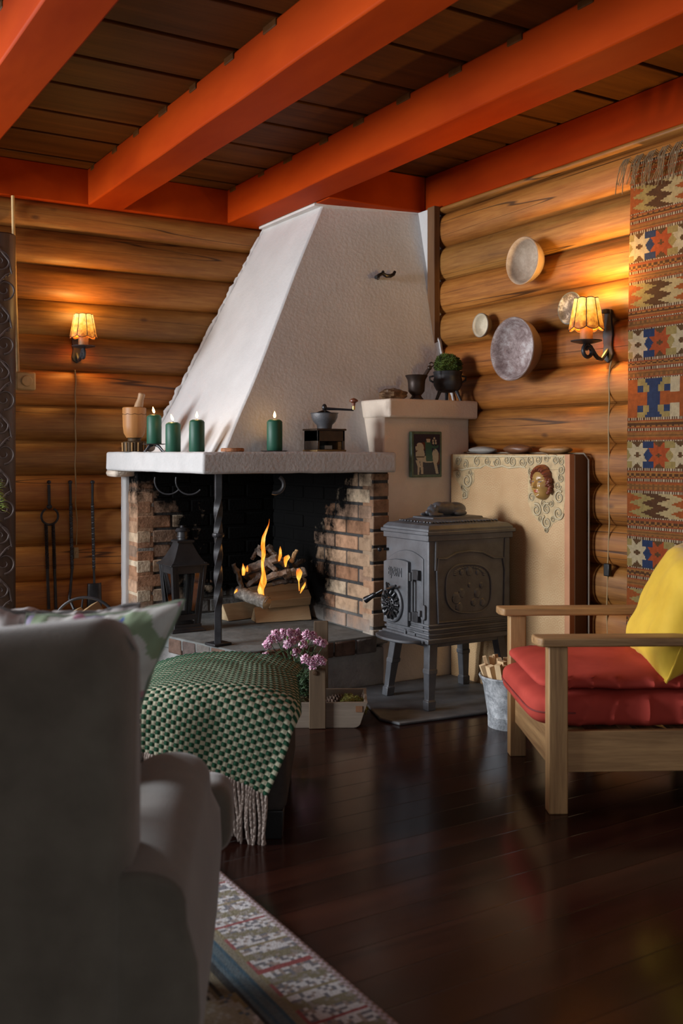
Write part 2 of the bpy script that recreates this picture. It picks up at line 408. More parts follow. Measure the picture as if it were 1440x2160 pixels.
# ================================================================== the corner fireplace
FP = thing('fireplace', 'white plastered corner fireplace with tapered hood, brick firebox and thick mantel', 'fireplace', (2.6, 4.8, 0))
def soot_brick():
    m, t, p = nt('firebox_brick'); a = N(t, 'ShaderNodeVertexColor'); a.layer_name = 'Col'
    geo = N(t, 'ShaderNodeNewGeometry'); v = geo.outputs['Position']
    c = mix(t, a.outputs['Color'], ramp(t, noi(t, v, 16, 6, .65), [(.3, (.5, .5, .5)), (.55, (1, 1, 1)), (.75, (1.0, 1.0, 1.0))]), 1.0, 'MULTIPLY')
    # soot: a stain spreading from the back corner and up under the mantel
    sx = N(t, 'ShaderNodeSeparateXYZ'); t.links.new(v, sx.inputs[0])
    dx = mth(t, 'SUBTRACT', sx.outputs[0], 2.90); dy = mth(t, 'SUBTRACT', sx.outputs[1], 5.45)
    d = mth(t, 'SQRT', mth(t, 'ADD', mth(t, 'MULTIPLY', dx, dx), mth(t, 'MULTIPLY', dy, dy)))
    up = mth(t, 'MULTIPLY', mth(t, 'MAXIMUM', mth(t, 'SUBTRACT', sx.outputs[2], .78), 0.0), 1.15)
    dd = mth(t, 'SUBTRACT', d, up)
    dd = mth(t, 'ADD', dd, mth(t, 'MULTIPLY', mth(t, 'SUBTRACT', noi(t, v, 7, 6, .7), .5), 1.0))
    s = ramp_f(t, dd, .90, .62)
    c = mix(t, c, (.004, .004, .004), s)
    ash = mth(t, 'MULTIPLY', ramp_f(t, mth(t, 'ADD', sx.outputs[2], mth(t, 'MULTIPLY', noi(t, v, 10, 5), .25)), .52, .36), .7)
    c = mix(t, c, (.34, .33, .31), ash)
    t.links.new(c, p.inputs['Base Color']); p.inputs['Roughness'].default_value = .9; p.inputs['Specular IOR Level'].default_value = .05
    bumpn(t, p, noi(t, v, 70, 2, .6), .6, .004); return m
BRICK = soot_brick()
BC = [(.46, .34, .23), (.42, .29, .19), (.52, .42, .30), (.36, .20, .12), (.40, .24, .15), (.50, .38, .27), (.30, .20, .14)]
def bricks(name, o, u, nrm, length, z0, z1, thick, course=.0835, joint=.014, blen=.235, start=0, tint=None, mcol=(.075, .075, .075)):
    o = Vector(o); u = Vector(u).normalized(); nrm = Vector(nrm).normalized(); b = B(); R = frame(u, Vector((0, 0, 1)))
    # mortar body
    b.c = mcol
    mid = o + u*length/2 - nrm*(thick/2+.006); b.box(mid+Vector((0, 0, (z0+z1)/2)), (length-.004, z1-z0, thick), frame(u, Vector((0, 0, 1))))
    row = 0; z = z0
    while z < z1-.01:
        h = min(course, z1-z)-joint; x = -(blen*.5 if row % 2 else 0) - start*blen; 
        while x < length:
            a0 = max(x, 0); a1 = min(x+blen-joint*.8, length)
            if a1-a0 > .02 and h > .01:
                rnd = random.Random(sum(map(ord, name))*7 + row*131 + int(round(x*1000))*17 + int(abs(o.x+o.y)*100)); k = rnd.uniform(.75, 1.15); cc = BC[int(rnd.random()*len(BC))]
                if tint: cc = tuple(x_*.45+y_*.55 for x_, y_ in zip(cc, tint))
                b.c = tuple(min(1, q*k*1.2) for q in cc); e = rnd.uniform(-.003, .003)
                c = o + u*(a0+a1)/2 - nrm*(thick/2-e) + Vector((0, 0, z+h/2+joint/2))
                b.box(c, (a1-a0, h, thick), R)
            x += blen
        z += course; row += 1
    return b.build(name, BRICK, FP, world=True, bevel=.006, bseg=2, smooth=50)
ZH = .266; ZM0, ZM1 = 1.101, 1.204
bricks('brick_wall', (1.932, 5.40, 0), (1, 0, 0), (0, -1, 0), .95, ZH, ZM0, .14, start=.1)
bricks('brick_wall', (2.787, 5.40, 0), (0, -1, 0), (-1, 0, 0), 1.10, ZH, ZM0, .10, start=.35)
bricks('brick_pillar', (2.789, 4.288, 0), (1, 0, 0), (0, -1, 0), .100, ZH-.05, ZM0, .10, blen=.3, tint=(.30, .19, .12))
bricks('brick_end', (1.930, 5.538, 0), (0, -1, 0), (-1, 0, 0), .138, ZH-.03, ZM0, .10, blen=.3, tint=(.40, .20, .11), mcol=(.33, .31, .28))
b = B(); b.bb((1.905, 5.535, .15), (2.0, 5.60, ZM0)); b.build('plaster_edge', PLASTER, FP, world=True, bevel=.012, noise_disp=(.004, 30))
# hearth slab with its brick-on-edge front, and the plinth under it
hp = [(2.03, 4.25), (2.80, 4.27), (2.90, 4.45), (2.90, 5.5), (1.72, 5.5), (1.886, 4.807)]
b = B(); b.prism([Vector((x, y, .205)) for x, y in hp], (0, 0, ZH-.205)); b.build('hearth_slab', STONE_G, FP, world=True, bevel=.008, noise_disp=(.004, 14))
b = B(); EC = [(.16, .10, .075), (.22, .12, .08), (.12, .09, .08), (.25, .17, .12), (.18, .16, .145)]
def edgebricks(p0, p1, n):
    p0 = Vector((*p0, 0)); p1 = Vector((*p1, 0)); u = (p1-p0); L = u.length; u.normalize(); nr = Vector((u.y, -u.x, 0))
    for i in range(n):
        b.c = random.choice(EC); c = p0+u*(L*(i+.5)/n)-nr*.045+Vector((0, 0, .222)); b.box(c, (L/n-.008, .10, .075), frame(u, Vector((0, 0, 1))) @ Rx(-pi/2))
edgebricks((2.03, 4.247), (2.80, 4.267), 6); edgebricks((1.886, 4.807), (2.03, 4.247), 5)
b.build('hearth_edge', VCOL('sooty_brick', .85, .5, 60, .6, 22, .006), FP, world=True, bevel=.007, noise_disp=(.003, 20))
b = B(); b.prism([Vector((x, y, 0)) for x, y in ((2.07, 4.31), (2.88, 4.30), (2.88, 5.5), (1.80, 5.5), (1.93, 4.82))], (0, 0, .2)); b.build('plinth', RENDER_G, FP, world=True, bevel=.01)
# mantel
b = B(); mp = [(1.775, 5.47), (1.845, 4.75), (1.859, 4.309), (2.35, 4.256), (2.878, 4.20), (2.895, 4.32), (2.88, 4.9), (2.88, 5.47)]
def densify(poly, step):
    out = []
    for a, c in zip(poly, poly[1:]+poly[:1]):
        a = Vector(a); c = Vector(c); n = max(1, int((c-a).length/step))
        out += [a+(c-a)*i/n for i in range(n)]
    return out
mpd = densify(mp, .07)
b.prism([Vector((p.x, p.y, ZM0)) for p in mpd], (0, 0, ZM1-ZM0)); b.build('mantel', PLASTER_M, FP, world=True, bevel=.012, bseg=3, noise_disp=(.004, 12), smooth=45)
b = B(); b.box((1.90, 5.50, 1.085), (.20, .14, .04), Rz(.12)); b.build('corbel', PLASTER_WARM, FP, world=True, bevel=.02, noise_disp=(.01, 20))
# hood: a leaning four-sided flue
def hood_pt(u, v):    # u around (0 wall-left .. 1 wall-right), v up
    A0, B0, C0 = Vector((2.04, 5.60, 1.19)), Vector((2.035, 4.47, 1.19)), Vector((3.43, 4.40, 1.19))
    A1, B1, C1 = Vector((2.815, 5.60, ZB)), Vector((2.824, 4.867, ZB)), Vector((3.43, 4.735, ZB))
    if u < .5: a, c = A0.lerp(B0, u*2), A1.lerp(B1, u*2)
    else: a, c = B0.lerp(C0, u*2-1), B1.lerp(C1, u*2-1)
    p = a.lerp(c, v); k = sin(pi*min(1, abs(u-.5)*4))*.006
    return p + noise.noise_vector(p*2.2)*.006
b = B(); rows = []
for j in range(25):
    v = j/24; row = [hood_pt(i/40, v) for i in range(41)]; zz = row[0].z
    row += [Vector((3.43, 5.60, zz))]; rows.append(row)
b.loft(rows); HOOD = b.build('hood', PLASTER, FP, world=True, bevel=.01, bseg=2, smooth=30)
b = B(); b.prism([Vector((x, y, ZB-.01)) for x, y in ((2.776, 5.56), (2.776, 4.868), (3.425, 4.735), (3.425, 5.56))], (0, 0, ZC-ZB+.01)); b.build('flue', PLASTER, FP, world=True)
b = B(); pts = []; rr = []
for i in range(90):
    t = i/89; p = Vector((2.04, 5.565, 1.2)).lerp(Vector((2.815, 5.565, ZB-.01)), t); pts.append(p+noise.noise_vector(p*34)*.012); rr.append(.012+.010*abs(noise.noise(p*45)))
b.tube(pts, rr, 7); b.build('plaster_edge', PLASTER, FP, world=True, smooth=60)
b = B(); pts = []; rr = []
for i in range(50):
    t = i/49; p = Vector((3.40, 4.41, 1.48)).lerp(Vector((3.405, 4.60, 1.95)), t); pts.append(p+noise.noise_vector(p*34)*.008); rr.append(.005+.007*abs(noise.noise(p*45)))
b.tube(pts, rr, 7); b.build('plaster_edge', PLASTER, FP, world=True, smooth=60)
b = B(); b.bb((3.398, 4.60, 1.55), (3.46, 4.76, ZB)); b.build('plaster_strip', PLASTER, FP, world=True, bevel=.003)
# chimney block beside the firebox and the small shelf on it
b = B(); b.bb((2.86, 4.297, 0), (3.42, 5.3, 1.40)); b.build('chimney_block', PLASTER_WARM, FP, world=True, bevel=.01, noise_disp=(.004, 8))
b = B(); b.prism([Vector((p.x, p.y, 1.381)) for p in densify([(2.852, 4.232), (3.425, 4.226), (3.425, 4.7), (2.856, 4.7)], .06)], (0, 0, .097))
b.build('shelf', PLASTER_WARM, FP, world=True, bevel=.012, bseg=3, noise_disp=(.004, 16))
# twisted iron post holding the mantel corner
b = B(); p0 = atZ(460, 1360, ZH); px, py = p0.x, p0.y; n = 90
pts = [Vector((px, py, ZH+(ZM0-ZH)*i/n)) for i in range(n+1)]
def sqtube(b, pts, half, tw):
    rings = []
    for i, p in enumerate(pts):
        a = tw(i/(len(pts)-1)); rings.append([p+Vector((half*1.414*cos(a+pi/4+k*pi/2), half*1.414*sin(a+pi/4+k*pi/2), 0)) for k in range(4)])
    b.loft(rings)
def twf(t):
    lo, hi = .20, .86
    return -YAW + 2*pi*1.3*min(1, max(0, (t-lo)/(hi-lo)))
sqtube(b, pts, .0165, twf)
b.box((px, py, ZH+.006), (.10, .085, .012), Rz(.2)); b.lathe([(.0, -.012), (.027, -.010), (.030, 0), (.027, .010), (0, .012)], (px, py, .80), 16)
b.build('iron_post', IRON, FP, world=True, bevel=.002, smooth=20)
def hook(pts, r=.0045): b = B(); b.tube(pts, r, 8); return b.build('scroll_hook', IRON, FP, world=True)
for cx, d, fl in ((355, 5.30, 1), (400, 5.2, 1)):
    c = atD(cx, 1014, d); hook(arc(c, .072, radians(165), radians(320), 20, RT, Vector((0, 0, 1))))
c = atD(580, 1022, 4.9); hook(arc(c, .042, radians(60), radians(-110), 18, RT, Vector((0, 0, 1))), .010)
# damper handle on the hood front
q0 = hood_pt(.75, .5); hn = (hood_pt(.9, .5)-hood_pt(.6, .5)).cross(hood_pt(.75, .8)-hood_pt(.75, .2)).normalized()
if hn.y > 0: hn = -hn
hp_ = lambda x, y, off: atP(x, y, q0, hn) + hn*off
b = B(); b.tube([hp_(796, 588, -.01), hp_(795, 589, .02), hp_(789, 592, .05), hp_(783, 594, .055)], [.008, .008, .009, .011], 10)
b.tube([hp_(784, 594, .05), hp_(790, 589, .05), hp_(798, 585, .05), hp_(806, 590, .05), hp_(815, 590, .05), hp_(821, 587, .05), hp_(824, 581, .05)], [.010, .010, .010, .011, .011, .010, .008], 10)
b.ell(hp_(799, 582, .05), (.009,)*3, 10, 6); b.build('damper_handle', IRON_GLOSS, FP, world=True)
# ================================================================== cast iron stove on its stone plate
GROUND = MAT('floor_plate_stone', (.11, .115, .122), .62, 0, .35, 8, bump=.4, bsc=40, bd=.003)
pp = [atZ(px, py, 0) for px, py in ((772, 1490), (800, 1520), (842, 1531), (1030, 1506))]
poly = [pp[0], pp[1], pp[2], pp[3], Vector((3.28, 3.55, 0)), Vector((3.28, 4.28, 0)), Vector((2.45, 4.28, 0))]
# round the front corner
b = B(); b.prism([Vector((p.x, p.y, 0)) for p in poly], (0, 0, .014)); o = b.build('floor_plate', GROUND, bevel=.005)
tag(o, 'dark grey stone floor plate under the cast iron stove', 'hearth plate')
SX0, SY0, SX1, SY1 = 2.728, 3.724, 3.215, 4.077      # body footprint: front face looks along -X
ST = thing('wood_stove', 'black cast iron wood stove on four splayed legs with a resting bear on top', 'stove', ((SX0+SX1)/2, (SY0+SY1)/2, .014))
def sb(name, b, mat=CAST, **k): return b.build(name, mat, ST, world=True, **k)
b = B(); b.bb((SX0, SY0, .335), (SX1, SY1, .80)); 
sb('body', b, bevel=.006)
b = B()
for z, e, h in ((.318, .014, .024), (.352, .006, .012), (.375, .010, .012), (.395, .006, .012)): b.bb((SX0-e, SY0-e, z), (SX1+e, SY1+e, z+h))
sb('base_moulding', b, bevel=.004)
b = B()
for z, e, h in ((.790, .010, .030), (.818, .020, .018)): b.bb((SX0-e, SY0-e, z), (SX1+e, SY1+e, z+h))
sb('top_rim', b, bevel=.004)
# lid: stepped pyramid
def ringrect(e, z): return [Vector((SX0-e, SY0-e, z)), Vector((SX1+e, SY0-e, z)), Vector((SX1+e, SY1+e, z)), Vector((SX0-e, SY1+e, z))]
b = B(); b.loft([ringrect(.012, .834), ringrect(.010, .846), ringrect(-.006, .862), ringrect(-.03, .866), ringrect(-.085, .884), ringrect(-.092, .884), ringrect(-.094, .893), ringrect(-.118, .893)])
LID = sb('lid', b, bevel=.003, smooth=25)
# pierced fretwork of the lid: little dark bosses between bars
b = B(); rnd = random.Random(4)
for side in range(2):
    for k in range(22):
        t = (k+.5)/22
        if side == 0: p = Vector((SX0+.04+(SX1-SX0-.08)*t, SY0+.052, .874)); d = (.010, .030, .008)
        else: p = Vector((SX0+.052, SY0+.04+(SY1-SY0-.08)*t, .874)); d = (.030, .010, .008)
        if side == 1 and k % 2: continue
        b.box(p, d, Rz(rnd.uniform(-.5, .5)))
sb('fretwork', b, bevel=.003)
# bear lying on the lid, head to the left
b = B(); cx, cy, z0 = (SX0+SX1)/2-.01, (SY0+SY1)/2, .893
P = lambda x, y, z: (cx+x, cy+y, z0+z)
b.ell(P(.055, 0, .032), (.060, .040, .034)); b.ell(P(-.005, 0, .035), (.060, .038, .034)); b.ell(P(-.045, 0, .040), (.040, .034, .030))
b.ell(P(-.090, -.012, .032), (.030, .024, .024)); b.ell(P(-.116, -.016, .022), (.020, .014, .013))
for s in (-1, 1):
    b.ell(P(-.085, -.012+s*.020, .052), (.007, .006, .008), 10, 8); b.ell(P(-.085, s*.036, .010), (.045, .011, .010)); b.ell(P(.06, s*.036, .014), (.040, .014, .014))
sb('bear', b, remesh=.0035)
# legs
def leg(cx, cy, sx, sy):
    b = B(); rings = []
    for z, w, o in ((.325, .052, -.018), (.285, .052, -.014), (.20, .050, -.004), (.195, .056, -.004), (.18, .056, -.002), (.175, .049, 0), (.06, .040, .012), (.055, .050, .013), (.018, .048, .016), (.014, .048, .016)):
        ox, oy = cx+sx*o, cy+sy*o
        rings.append([Vector((ox+i*w/2*.9, oy+j*w/2*.9, z)) for i, j in ((-1, -1), (1, -1), (1, 1), (-1, 1))])
    b.loft(rings[::-1]); return sb('leg', b, bevel=.004, smooth=20)
for ix, iy in ((0, 0), (0, 1), (1, 0), (1, 1)): leg((SX0+.025, SX1-.025)[ix], (SY0+.025, SY1-.020)[iy], (-1, 1)[ix], (-1, 1)[iy])
# front apron plate joining legs under the body
b = B(); b.bb((SX0+.02, SY0+.02, .295), (SX1-.02, SY1-.02, .32)); sb('bottom_plate', b, bevel=.004)
# ash shelf lip on the front
b = B(); n = 24; lip = []
y0, y1 = SY0+.012, SY1+.022
for i in range(n+1):
    a = pi*i/n; lip.append(Vector((SX0-.012-.105*sin(a)**.75, (y0+y1)/2-(y1-y0)/2*.86*cos(a), 0)))
poly = [Vector((SX0+.01, y0, 0)), Vector((SX0-.03, y0, 0))] + lip + [Vector((SX0-.03, y1, 0)), Vector((SX0+.01, y1, 0))]
b.prism([p+Vector((0, 0, .318)) for p in poly], (0, 0, .014)); sb('ash_lip', b, bevel=.004)
# front face, pixel coordinates of the door read on the plane x = SX0
def fp(px, py, off=0): p = atX(px, py, SX0); p.x -= off; return p
def zp(x, y): return (780+x/6.545, 1060+y/6.545)          # enlargement -> photograph
def fz(x, y, off=0): return fp(*zp(x, y), off)
def fslab(pts, o0, o1, name, mat=CAST, bevel=.003):
    b = B(); b.prism([fz(x, y, o0) for x, y in pts], (-(o1-o0), 0, 0)); return sb(name, b, mat, bevel=bevel)
def archpts(x0, x1, yb, ys, yt, n=14, sk=0.0):
    out = [(x0, yb), (x1, yb+sk)]
    for i in range(n+1):
        t = i/n; x = x1+(x0-x1)*t; yy = ys+(sk*.25)*(1-t) - (ys-yt)*(1-(2*t-1)**2); out.append((x, yy))
    return out
fslab(archpts(262, 745, 1700, 760, 640, sk=90), -.004, .005, 'door_surround')
DOOR = fslab(archpts(238, 572, 1635, 800, 765, sk=75), .004, .022, 'door')
# raised lettering on the door
def text_mesh(s, size):
    c = bpy.data.curves.new('lettering', 'FONT'); c.body = s; c.size = size; c.extrude = .0015; c.align_x = 'CENTER'
    o = bpy.data.objects.new('lettering', c); COL.objects.link(o); dg = bpy.context.evaluated_depsgraph_get()
    me = bpy.data.meshes.new_from_object(o.evaluated_get(dg)); bpy.data.objects.remove(o); return me
me = text_mesh('BJØRN', .062)
o = bpy.data.objects.new('lettering', me); COL.objects.link(o); me.materials.clear(); me.materials.append(CAST)
tp = fz(400, 1010, .024); M = Matrix(((0, 0, -1, tp.x), (-.62, 0, 0, tp.y), (0, 1.0, 0, tp.z), (0, 0, 0, 1)))
Minv = root_matrix(ST).inverted() @ M; me.transform(Minv); me.flip_normals() if M.to_3x3().determinant() < 0 else None; o.parent = DOOR
# air rosette
rc = fz(370, 1390, .022); R3 = Matrix(((0, 0, -1), (-1, 0, 0), (0, 1, 0)))     # disc local x -> -Y, y -> Z, z -> -X
def rp(r, a, off): return Vector((rc.x-off, rc.y-r*cos(a), rc.z+r*sin(a)))
b = B(); b.lathe([(.088, 0), (.088, .010), (.080, .016), (.074, .012), (0, .012)], rc, 40, R3); ROS = sb('air_rosette', b, bevel=.002)
b = B()
for k in range(14):
    a = 2*pi*k/14; b.tube([rp(.036, a, .014), rp(.055, a, .022), rp(.072, a, .016)], [.005, .0085, .007], 8)
b.lathe([(.036, .012), (.034, .020), (.018, .026), (0, .027)], rc, 28, R3)
for k in range(10):
    a = 2*pi*k/10; b.ell(rp(.026, a, .026), (.005,)*3, 8, 6)
for k in range(6): b.ell(rp(.012, k*pi/3, .029), (.006,)*3, 8, 6)
b.build('rosette_spokes', IRON_GLOSS, ST, world=True)
b = B()
for k in range(14):
    a = 2*pi*(k+.5)/14; b.ell(rp(.056, a, .0125), (.003, .0075*abs(sin(a))+.014*abs(cos(a)), .0075*abs(cos(a))+.014*abs(sin(a))), 8, 6)
b.build('rosette_slot', MAT('slot_dark', (.003, .003, .003), .9, bump=0), ST, world=True)  # near-black lumps paint in the dark of the open slots
b = B(); b.tube([fz(300, 1100, .03), fz(350, 1185, .045), fz(400, 1175, .05), fz(465, 1140, .045)], [.005, .008, .009, .006], 8); b.build('rosette_lever', IRON_GLOSS, ST, world=True)
# coil handle to the left, knob, hinges, latch
h0 = fz(245, 1200, .03); hd = (fz(60, 1390, .10)-h0)*.62
b = B(); b.tube([h0, h0+hd*.45], .006, 8); b.tube([h0+hd*t for t in (.40, .45, .55, .7, .85, 1.0, 1.1, 1.13)], [.006, .010, .013, .012, .014, .016, .017, .010], 12); b.build('door_handle', IRON_GLOSS, DOOR, world=True)
b = B(); b.tube([fz(255, 640, 0), fz(235, 640, .02)], .007, 8); b.ell(fz(195, 640, .026), (.012,)*3, 14, 10); b.build('knob', IRON_GLOSS, ST, world=True)
b = B(); b.tube([fz(640, 930, .02), fz(640, 1640, .02)], .0055, 10); 
for a, c in ((960, 1080), (1510, 1630)): b.tube([fz(615, a, .02), fz(615, c, .02)], .013, 14)
for a, c in ((925, 1060), (1500, 1640)): b.prism([fz(630, a, .0), fz(715, a+15, .0), fz(715, c+15, 0), fz(630, c, 0)], (-.024, 0, 0))
sb('hinge', b, IRON, bevel=.002)
b = B(); pts = [fz(755+28*cos(a), (1450 if sin(a) < 0 else 1590)+28*sin(a)*1.3, 0) for a in [2*pi*i/24 for i in range(24)]]
b.prism(pts, (-.012, 0, 0)); b.box(fz(735, 1530, .016), (.02, .012, .028)); sb('latch', b, bevel=.002)
b = B(); b.prism([fz(525, 1745, 0), fz(632, 1775, 0), fz(632, 1850, 0), fz(525, 1820, 0)], (-.006, 0, 0)); b.box(fz(505, 1790, .006), (.012, .014, .03)); sb('draught_plate', b, bevel=.002)
# side panel: raised frame and an oval relief (a wreath with small figures)
def sp(px, py, off=0): p = atY(px, py, SY0); p.y -= off; return p
def zs(x, y): return (740+x/3.6, 1040+y/3.6)
def ss(x, y, off=0): return sp(*zs(x, y), off)
b = B()
outl = [(650, 600), (660, 500), (720, 500), (800, 455), (900, 440), (1000, 450), (1080, 490), (1150, 490), (1165, 580), (1155, 940), (660, 985)]
b.tube([ss(x, y, .002) for x, y in outl], .006, 8, closed=True)
b.tube([ss(x, y, .001) for x, y in ((645, 360), (640, 590))], .006, 8); b.tube([ss(x, y, .001) for x, y in ((1170, 340), (1160, 560))], .006, 8)
b.tube([ss(890+172*cos(a)*(abs(cos(a))+.001)**-.3, 725+185*sin(a)*(abs(sin(a))+.001)**-.3, .002) for a in [2*pi*i/40 for i in range(40)]], .005, 8, closed=True)
rnd = random.Random(9)
for (x, y, r) in ((800, 800, 40), (840, 760, 30), (960, 760, 34), (990, 700, 22), (930, 830, 26), (1000, 830, 30), (820, 870, 34), (900, 590, 34), (840, 600, 20), (960, 600, 20), (900, 700, 16)):
    c = ss(x, y, 0); b.ell(c, (r/3.6*4.7/2110, .006, r/3.6*4.7/2110*1.2), 12, 8, .3, 2)
for k in range(16):
    a = pi+pi*k/15; c = ss(900+110*cos(a), 620+60*sin(a), 0); b.ell(c, (.012, .005, .006), 8, 6)
sb('side_relief', b)
b = B(); b.tube([Vector((SX1-.02, 3.9, .62)), Vector((SX1+.09, 3.9, .62)), Vector((SX1+.09, 4.2, .62)), Vector((SX1+.09, 4.31, .62))], .065, 18); sb('flue_pipe', b)
# ================================================================== things on the walls
def wall_sconce(label, wp, axis, cordpts, cordmat, swmat, s=1.0, glow=6.0):
    """wp: plate centre on the wall. axis: unit vector from the wall into the room"""
    t = thing('wall_sconce', label, 'lamp', wp, atan2(axis.x, -axis.y))       # local -Y points into the room
    # local frame: x along the wall, -y out, z up ; z=0 at plate centre
    b = B(); pl = [(-.018, .115), (.018, .115), (.022, .05), (.030, 0), (.024, -.05), (.032, -.09), (.022, -.115), (0, -.13), (-.022, -.115), (-.032, -.09), (-.024, -.05), (-.030, 0), (-.022, .05)]
    b.prism([Vector((x*s, 0, z*s)) for x, z in pl], (0, -.014*s, 0)); b.box((0, -.02*s, .105*s), (.03*s, .03*s, .02*s)); b.build('back_plate', IRON, t, bevel=.003)
    cy = -.145*s; zp_ = -.045*s
    b = B(); b.tube([Vector((0, -.01*s, -.07*s))] + [Vector((0, -.05*s-.045*s*sin(a), -.085*s-.03*s*cos(a))) for a in (0, .6, 1.2)] + [Vector((0, -.12*s, -.062*s)), Vector((0, cy, -.05*s))], [.010*s]*6, 8, square=True)
    b.tube(spiral((0, cy+.01*s, -.083*s), .034*s, .014*s, pi/2, pi/2+2*pi*1.2, 26, (0, 1, 0), (0, 0, 1)), .009*s, 8)
    b.build('arm', IRON, t)
    b = B(); b.lathe([(0, zp_-.006*s), (.03*s, zp_-.004*s), (.068*s, zp_+.006*s), (.070*s, zp_+.010*s), (.03*s, zp_+.004*s), (0, zp_+.004*s)], (0, cy, 0), 28); b.build('drip_pan', IRON, t)
    b = B(); b.lathe([(.029*s, zp_), (.029*s, zp_+.085*s), (.02*s, zp_+.088*s), (0, zp_+.088*s)], (0, cy, 0), 20); b.build('candle_sleeve', MAT('sleeve_wax', (.10, .072, .03), .6, var=.3, nsc=40), t)
    # shade of stretched hide over a wire, scalloped lower edge, laced seams
    z0, z1 = .022*s, .150*s; r0, r1 = .080*s, .054*s; n = 8
    def sh(u, v):
        a = 2*pi*u; lob = abs(sin(a*n/2)); r = (r0+(r1-r0)*v)*(1-.06*(1-lob)); z = z0+(z1-z0)*v - .012*s*lob*(1-v)**3 + .004*s*lob*v**3
        return Vector((r*cos(a), cy+r*sin(a), z))
    m, tt, p = nt('hide_shade'); v = coords(tt)
    sx = N(tt, 'ShaderNodeSeparateXYZ'); tc = N(tt, 'ShaderNodeTexCoord'); tt.links.new(tc.outputs['Object'], sx.inputs[0])
    hh = ramp_f(tt, sx.outputs['Z'], z0-.01, z1); f = mth(tt, 'ADD', mth(tt, 'MULTIPLY', noi(tt, v, 38, 5), .7), mth(tt, 'MULTIPLY', hh, .55))
    col = ramp(tt, f, [(.38, (.30, .075, .006)), (.62, (.9, .36, .04)), (.95, (1.0, .72, .20))])
    tt.links.new(col, p.inputs['Base Color']); tt.links.new(col, p.inputs['Emission Color']); p.inputs['Emission Strength'].default_value = 1.0
    p.inputs['Roughness'].default_value = .6
    b = B(); b.grid(sh, 96, 12); SH = b.build('lamp_shade', m, t, solid=.002)
    b = B()
    for k in range(n):
        a = 2*pi*k/n; b.tube([sh(k/n, q/8)+Vector((cos(a), sin(a), 0))*.001 + noise.noise_vector(Vector((k, q, 3)))*.0015 for q in range(9)], .0022*s, 6)
    b.tube([sh(k/96, 0) for k in range(96)], .002*s, 6, closed=True); b.tube([sh(k/96, 1) for k in range(96)], .0022*s, 6, closed=True)
    b.build('lacing', MAT('dark_lace', (.02, .012, .008), .8, bump=0), SH)
    W = root_matrix(t)
    b = B(); b.lathe([(0, zp_+.088*s), (.012*s, zp_+.095*s), (.016*s, zp_+.115*s), (.008*s, zp_+.14*s), (0, zp_+.15*s)], (0, cy, 0), 14); b.build('bulb', EMIT('bulb_glow', (1, .62, .25), 6), t)
    for zz, pw in ((.150*s+.012, .7), (.118*s, .7)):
        l = bpy.data.lights.new('sconce_light', 'POINT'); l.energy = glow*1.3*pw; l.color = (1.0, .58, .15); l.shadow_soft_size = .03
        lo = bpy.data.objects.new('sconce_light', l); COL.objects.link(lo); lo.location = W @ Vector((0, cy, zz))
    b = B(); b.tube(cordpts, .0035, 7); CO = b.build('power_cord', cordmat, t, world=True)
    return t, CO
CORDY = MAT('yellowed_cord', (.30, .20, .085), .55, bump=0, var=.1)
yl = YB-.012
cp = [atY(px, py, yl) for px, py in ((158, 780), (160, 800), (158, 830), (160, 860), (158, 890), (160, 930), (158, 980), (160, 1020), (159, 1060), (163, 1100), (161, 1150))]
L1, CO1 = wall_sconce('lit wall sconce on the left log wall, small hide shade above an iron arm', atY(161, 722, YB-.012), Vector((0, -1, 0)), cp, CORDY, CORDY, .92, 4.2)
b = B(); c = atY(160, 1166, yl-.008); b.box(c, (.028, .018, .062)); b.box(c+Vector((0, -.010, 0)), (.012, .006, .018)); b.build('cord_switch', MAT('ivory_plastic', (.32, .22, .10), .4, bump=0, var=.05), CO1, world=True, bevel=.004)
xl = XR-.012
cp = [atX(px, py, xl) for px, py in ((1290, 758), (1286, 775), (1284, 800), (1285, 840), (1283, 900), (1284, 960), (1283, 1020), (1285, 1100), (1283, 1150), (1282, 1180), (1281, 1190))]
cp2 = [atX(px, py, xl) for px, py in ((1281, 1215), (1281, 1240), (1279, 1290), (1281, 1330), (1281, 1400), (1279, 1520))]
L2, CO2 = wall_sconce('lit wall sconce beside the striped tapestry, hide shade and candle sleeve', atX(1285, 706, XR-.012), Vector((-1, 0, 0)), cp, CORDY, CORDY, 1.0, 11.0)
b = B(); b.tube(cp2, .0035, 7); b.build('power_cord', CORDY, L2, world=True)
b = B(); c = atX(1281, 1202, xl-.010); b.box(c, (.020, .034, .058)); b.build('cord_switch', MAT('black_plastic', (.01, .01, .01), .35, bump=0), CO2, world=True, bevel=.004)
# switch with its conduit
SWM = MAT('wood_look_plastic', (.50, .32, .13), .45, var=.15, nsc=20, bump=0)
c = atY(53, 804, YB-.03); t = thing('light_switch', 'square beige dimmer switch with a conduit running up to the beam', 'switch', c)
b = B(); b.box(c, (.108, .045, .10)); bx = b.build('switch_box', SWM, t, world=True, bevel=.010)
b = B(); b.lathe([(.030, 0), (.030, .008), (.026, .012), (0, .012)], c+Vector((.003, -.022, 0)), 28, Rx(pi/2)); b.build('dial', SWM, bx, world=True, bevel=.001)
b = B(); b.tube([atY(38, 786, YB-.03), atY(33, 640, YB-.03), atY(28, 470, YB-.03), atY(27, 413, YB-.03)], .0095, 12); b.build('conduit', SWM, t, world=True)
